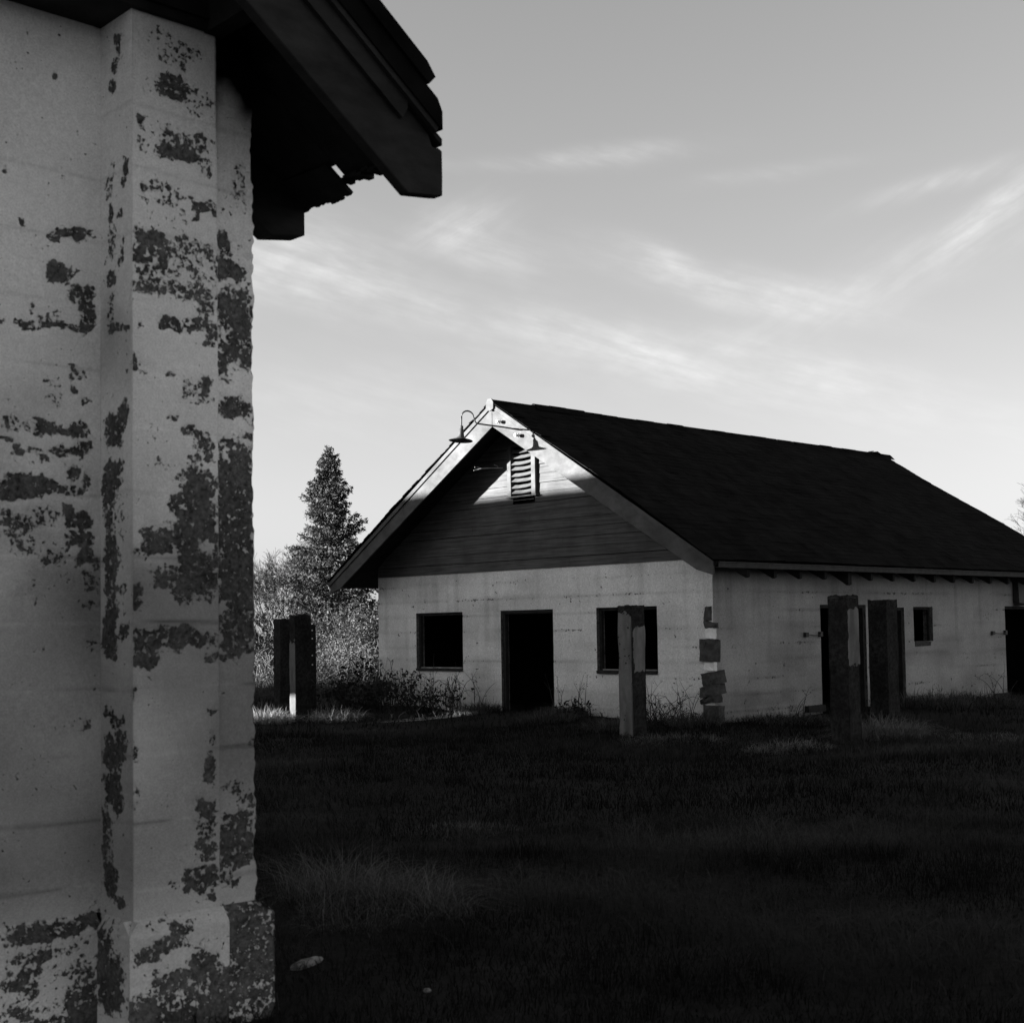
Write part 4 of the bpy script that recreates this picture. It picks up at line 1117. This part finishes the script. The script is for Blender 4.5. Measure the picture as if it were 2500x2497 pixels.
def conifer(name, x, y, h, rad, label, nb=150, leaf=.16, per=70, low=.06, group='conifers beyond the yard'):
    z0 = float(gh(x, y)); o0 = empty(name, (x, y, z0)); tag(o0, label, 'conifer', group)
    g = G(); g.tube([(random.gauss(0, .02) * k, random.gauss(0, .02) * k, h * k / 8 - .1) for k in range(9)], [.02 * h * (1 - k / 8.3) + .012 for k in range(9)], 7)
    g.build('trunk', M['bark'], o0)
    lb = G(); P = []; tone = []
    for i in range(nb):
        t = low + (1 - low) * (i + random.random()) / nb
        t = min(t, .995)
        zz = h * t; az = i * 2.39996 + random.uniform(-.5, .5)
        R = rad * (1 - t) ** .78 * random.uniform(.58, 1.12) + .10
        R *= 1 + .22 * math.sin(t * 41 + az * 2)
        drop = .10 * R; rise = .20 * R
        tip = Vector((math.cos(az) * R, math.sin(az) * R, zz - drop + rise * random.uniform(.2, 1.3)))
        mid = Vector((math.cos(az) * R * .55, math.sin(az) * R * .55, zz - drop * 1.6))
        b0 = Vector((0, 0, zz))
        lb.tube([b0, mid, tip], [.03 * (1 - t) + .012, .02, .006], 4, False)
        n = max(10, int(per * (R / rad) * 1.15))
        tb = random.uniform(.1, .75)
        for k in range(n):
            s = random.random() ** .65; s = .12 + .9 * s
            q = (b0.lerp(mid, s / .55) if s < .55 else mid.lerp(tip, min(1.05, (s - .55) / .45)))
            wd = R * .20 * (1.15 - s) + .05
            P.append((q.x + random.gauss(0, wd), q.y + random.gauss(0, wd), q.z + random.gauss(-.03, .06 + .05 * R / max(rad, .1))))
            tone.append(min(1, max(0, tb + random.uniform(-.25, .25))))
    lb.build('limbs', M['bark'], o0)
    P = np.array(P); n = len(P)
    # narrow drooping sprays pointing outwards
    out = P.copy(); out[:, 2] = 0; out /= np.maximum(np.linalg.norm(out, axis=1), .05)[:, None]
    a = out * .8 + rng.normal(size=(n, 3)) * .6; a[:, 2] += rng.normal(-.1, .5, n); a /= np.linalg.norm(a, axis=1)[:, None]
    b = np.cross(a, rng.normal(size=(n, 3))); b /= np.linalg.norm(b, axis=1)[:, None]
    s = (leaf * rng.uniform(.5, 1.25, n))[:, None]
    V_ = np.stack([P - a * s * .6, P - b * s * .28, P + a * s, P + b * s * .28], 1).reshape(-1, 3)
    link_mesh('crown', tri_mesh('crown', V_, np.arange(n * 4).reshape(-1, 4), {'tone': np.repeat(np.array(tone), 4)}), M['needle'], o0)
    return o0
conifer('conifer', -10.35, 80, 12.35, 3.6, 'tall ragged conifer standing alone against the sky', 230, .14, 330)
conifer('conifer', -15.7, 92, 5.8, .75, 'small narrow conifer at the edge of the peeling wall', 60, .15, 50)
conifer('conifer', -14.1, 92, 5.0, .7, 'smaller dark conifer between the narrow one and the tall one', 60, .15, 50)
# distant wood that closes the horizon
VW = []; TN2 = []
nW = 26000
xw = rng.uniform(-260, 320, nW); yw = rng.uniform(170, 230, nW); top = 3.0 + 3.2 * fbm(xw * .05, yw * .02, 33, 3)
zw = top * rng.uniform(0, 1, nW) ** .8
V_, T_, tn = leaf_quads(np.stack([xw, yw, zw], 1), 1.1, rng.uniform(.1, .7, nW))
o = link_mesh('distant_wood', tri_mesh('distant_wood', V_, T_, {'tone': tn}), M['brush']); tag(o, 'far low wood along the horizon behind the yard', 'wood', None, 'stuff')

# ------------------------------------------------------------------ sky, sun, camera
wd = bpy.data.worlds.new('World'); scn.world = wd; wd.use_nodes = True
nt = wd.node_tree; nt.nodes.clear()
out = nt.nodes.new('ShaderNodeOutputWorld'); bgn = nt.nodes.new('ShaderNodeBackground'); nt.links.new(bgn.outputs[0], out.inputs[0])
sky = nt.nodes.new('ShaderNodeTexSky'); sky.sky_type = 'NISHITA'; sky.sun_disc = False
EL = math.asin(-LIGHT[2]); sky.sun_elevation = EL
sky.sun_rotation = math.atan2(-LIGHT[0], -LIGHT[1]) % (2 * math.pi)
bwn = N(nt, 'ShaderNodeRGBToBW', ins={0: sky.outputs[0]}).outputs[0]
SKYP = dict(gain=.78, gamma=.92)
v = math_(nt, 'MULTIPLY', math_(nt, 'POWER', bwn, SKYP['gamma']), SKYP['gain'])
tc = N(nt, 'ShaderNodeTexCoord').outputs['Generated']
sp = N(nt, 'ShaderNodeSeparateXYZ', ins={0: tc})
az = math_(nt, 'ARCTAN2', sp.outputs[0], sp.outputs[1]); el = math_(nt, 'ARCSINE', sp.outputs[2])
# high cirrus: streaks (azimuth, elevation, half length, half width, tilt, strength) broken up by stretched noise
ae = N(nt, 'ShaderNodeCombineXYZ', ins={0: az, 1: el, 2: 0.0}).outputs[0]
wob = noise(nt, N(nt, 'ShaderNodeMapping', ins={'Vector': ae, 'Scale': (9, 14, 1)}).outputs[0], 1.0, 3, .5)
fineA = noise(nt, N(nt, 'ShaderNodeMapping', ins={'Vector': ae, 'Rotation': (0, 0, -.28), 'Scale': (1 / 20, 1 / 110, 1)}, vector_type='TEXTURE').outputs[0], 1.0, 7, .6)
fineB = noise(nt, N(nt, 'ShaderNodeMapping', ins={'Vector': ae, 'Rotation': (0, 0, .5), 'Scale': (1 / 20, 1 / 110, 1)}, vector_type='TEXTURE').outputs[0], 1.0, 7, .6)
puff = noise(nt, N(nt, 'ShaderNodeMapping', ins={'Vector': ae, 'Scale': (24, 36, 1)}).outputs[0], 1.0, 6, .6)
fineW = [math_(nt, 'MULTIPLY', sstep(nt, x_, .28, .75, .5, 1.5), sstep(nt, puff, .30, .70, .7, 1.3)) for x_ in (fineA, fineB)]
total = None
STREAKS = [(-.15, .262, .06, .018, -.12, .26), (-.035, .283, .03, .010, .25, .20), (-.015, .268, .04, .012, -.35, .14), (.163, .237, .085, .009, -.26, .24), (.115, .256, .03, .006, -.45, .12),
           (.082, .199, .06, .008, -.34, .20), (-.04, .222, .17, .013, -.22, .12), (.20, .182, .08, .011, -.28, .11), (.067, .327, .055, .005, .05, .16), (.345, .28, .055, .0065, .66, .26),
           (.30, .294, .045, .005, .2, .16), (.27, .235, .14, .012, .3, .10), (-.02, .325, .05, .004, 0, .06), (.24, .155, .16, .016, -.2, .06), (-.1, .165, .12, .02, -.05, .07), (.19, .312, .05, .004, .05, .08)]
for (a0, e0, L, w_, tl, st) in STREAKS:
    w_ = w_ * 1.3
    dx = math_(nt, 'SUBTRACT', az, a0); dy = math_(nt, 'ADD', math_(nt, 'SUBTRACT', el, e0), math_(nt, 'MULTIPLY', math_(nt, 'SUBTRACT', wob, .5), .022))
    c, s = math.cos(tl), math.sin(tl)
    p_ = math_(nt, 'ADD', math_(nt, 'MULTIPLY', dx, c / L), math_(nt, 'MULTIPLY', dy, s / L)); q_ = math_(nt, 'ADD', math_(nt, 'MULTIPLY', dx, -s / w_), math_(nt, 'MULTIPLY', dy, c / w_))
    r2_ = math_(nt, 'ADD', math_(nt, 'MULTIPLY', p_, p_), math_(nt, 'MULTIPLY', q_, q_))
    gss = math_(nt, 'MULTIPLY', math_(nt, 'EXPONENT', math_(nt, 'MULTIPLY', r2_, -.9)), st)
    gss = math_(nt, 'MULTIPLY', gss, fineW[0 if tl < 0.1 else 1])
    total = gss if total is None else math_(nt, 'ADD', total, gss)
CLOUD = total
SKYV = v
CLOUDK = 1.5
SKYSTR = .05
SUNE = 5.0
EXPO = 3.0
DENOISE = True
scn.cycles.denoising_prefilter = 'ACCURATE'
scn.cycles.denoising_input_passes = 'RGB_ALBEDO_NORMAL'
final = math_(nt, 'ADD', SKYV, math_(nt, 'MULTIPLY', CLOUD, CLOUDK))
cc = N(nt, 'ShaderNodeCombineColor', ins={0: final, 1: final, 2: final})
nt.links.new(cc.outputs[0], bgn.inputs[0]); bgn.inputs[1].default_value = SKYSTR

sl = bpy.data.lights.new('sun', 'SUN'); sl.energy = SUNE; sl.angle = math.radians(.5); sl.color = (1, 1, 1)
so = bpy.data.objects.new('sun', sl); COL.objects.link(so)
so.rotation_euler = Vector(LIGHT).to_track_quat('-Z', 'Y').to_euler()
so.location = (-40, 0, 30)

cam = bpy.data.cameras.new('camera'); co_ = bpy.data.objects.new('camera', cam); COL.objects.link(co_)
pitch, roll = .0511, -.0152
fw = Vector((0, math.cos(pitch), math.sin(pitch))); r = Vector((1, 0, 0)); up = Vector((0, -math.sin(pitch), math.cos(pitch)))
c, s = math.cos(roll), math.sin(roll); r2 = r * c + up * s; up2 = r * -s + up * c
co_.matrix_world = Matrix(((r2.x, up2.x, -fw.x, 0), (r2.y, up2.y, -fw.y, 0), (r2.z, up2.z, -fw.z, 1.65), (0, 0, 0, 1)))
cam.sensor_fit = 'HORIZONTAL'; cam.sensor_width = 56.0; cam.lens = 56.0 * 3438.1 / 2500
cam.shift_y = 116.56 / 2500; cam.clip_end = 3000; cam.clip_start = .05
cam.dof.use_dof = True; cam.dof.focus_distance = 26.0; cam.dof.aperture_fstop = 9.0
scn.camera = co_
scn.view_settings.view_transform = 'Standard'; scn.view_settings.look = 'None'
scn.view_settings.exposure = EXPO; scn.view_settings.gamma = 1.0
scn.render.film_transparent = False
scn.cycles.use_denoising = DENOISE
scn.cycles.max_bounces = 6; scn.cycles.diffuse_bounces = 3
scn.cycles.sample_clamp_indirect = 4
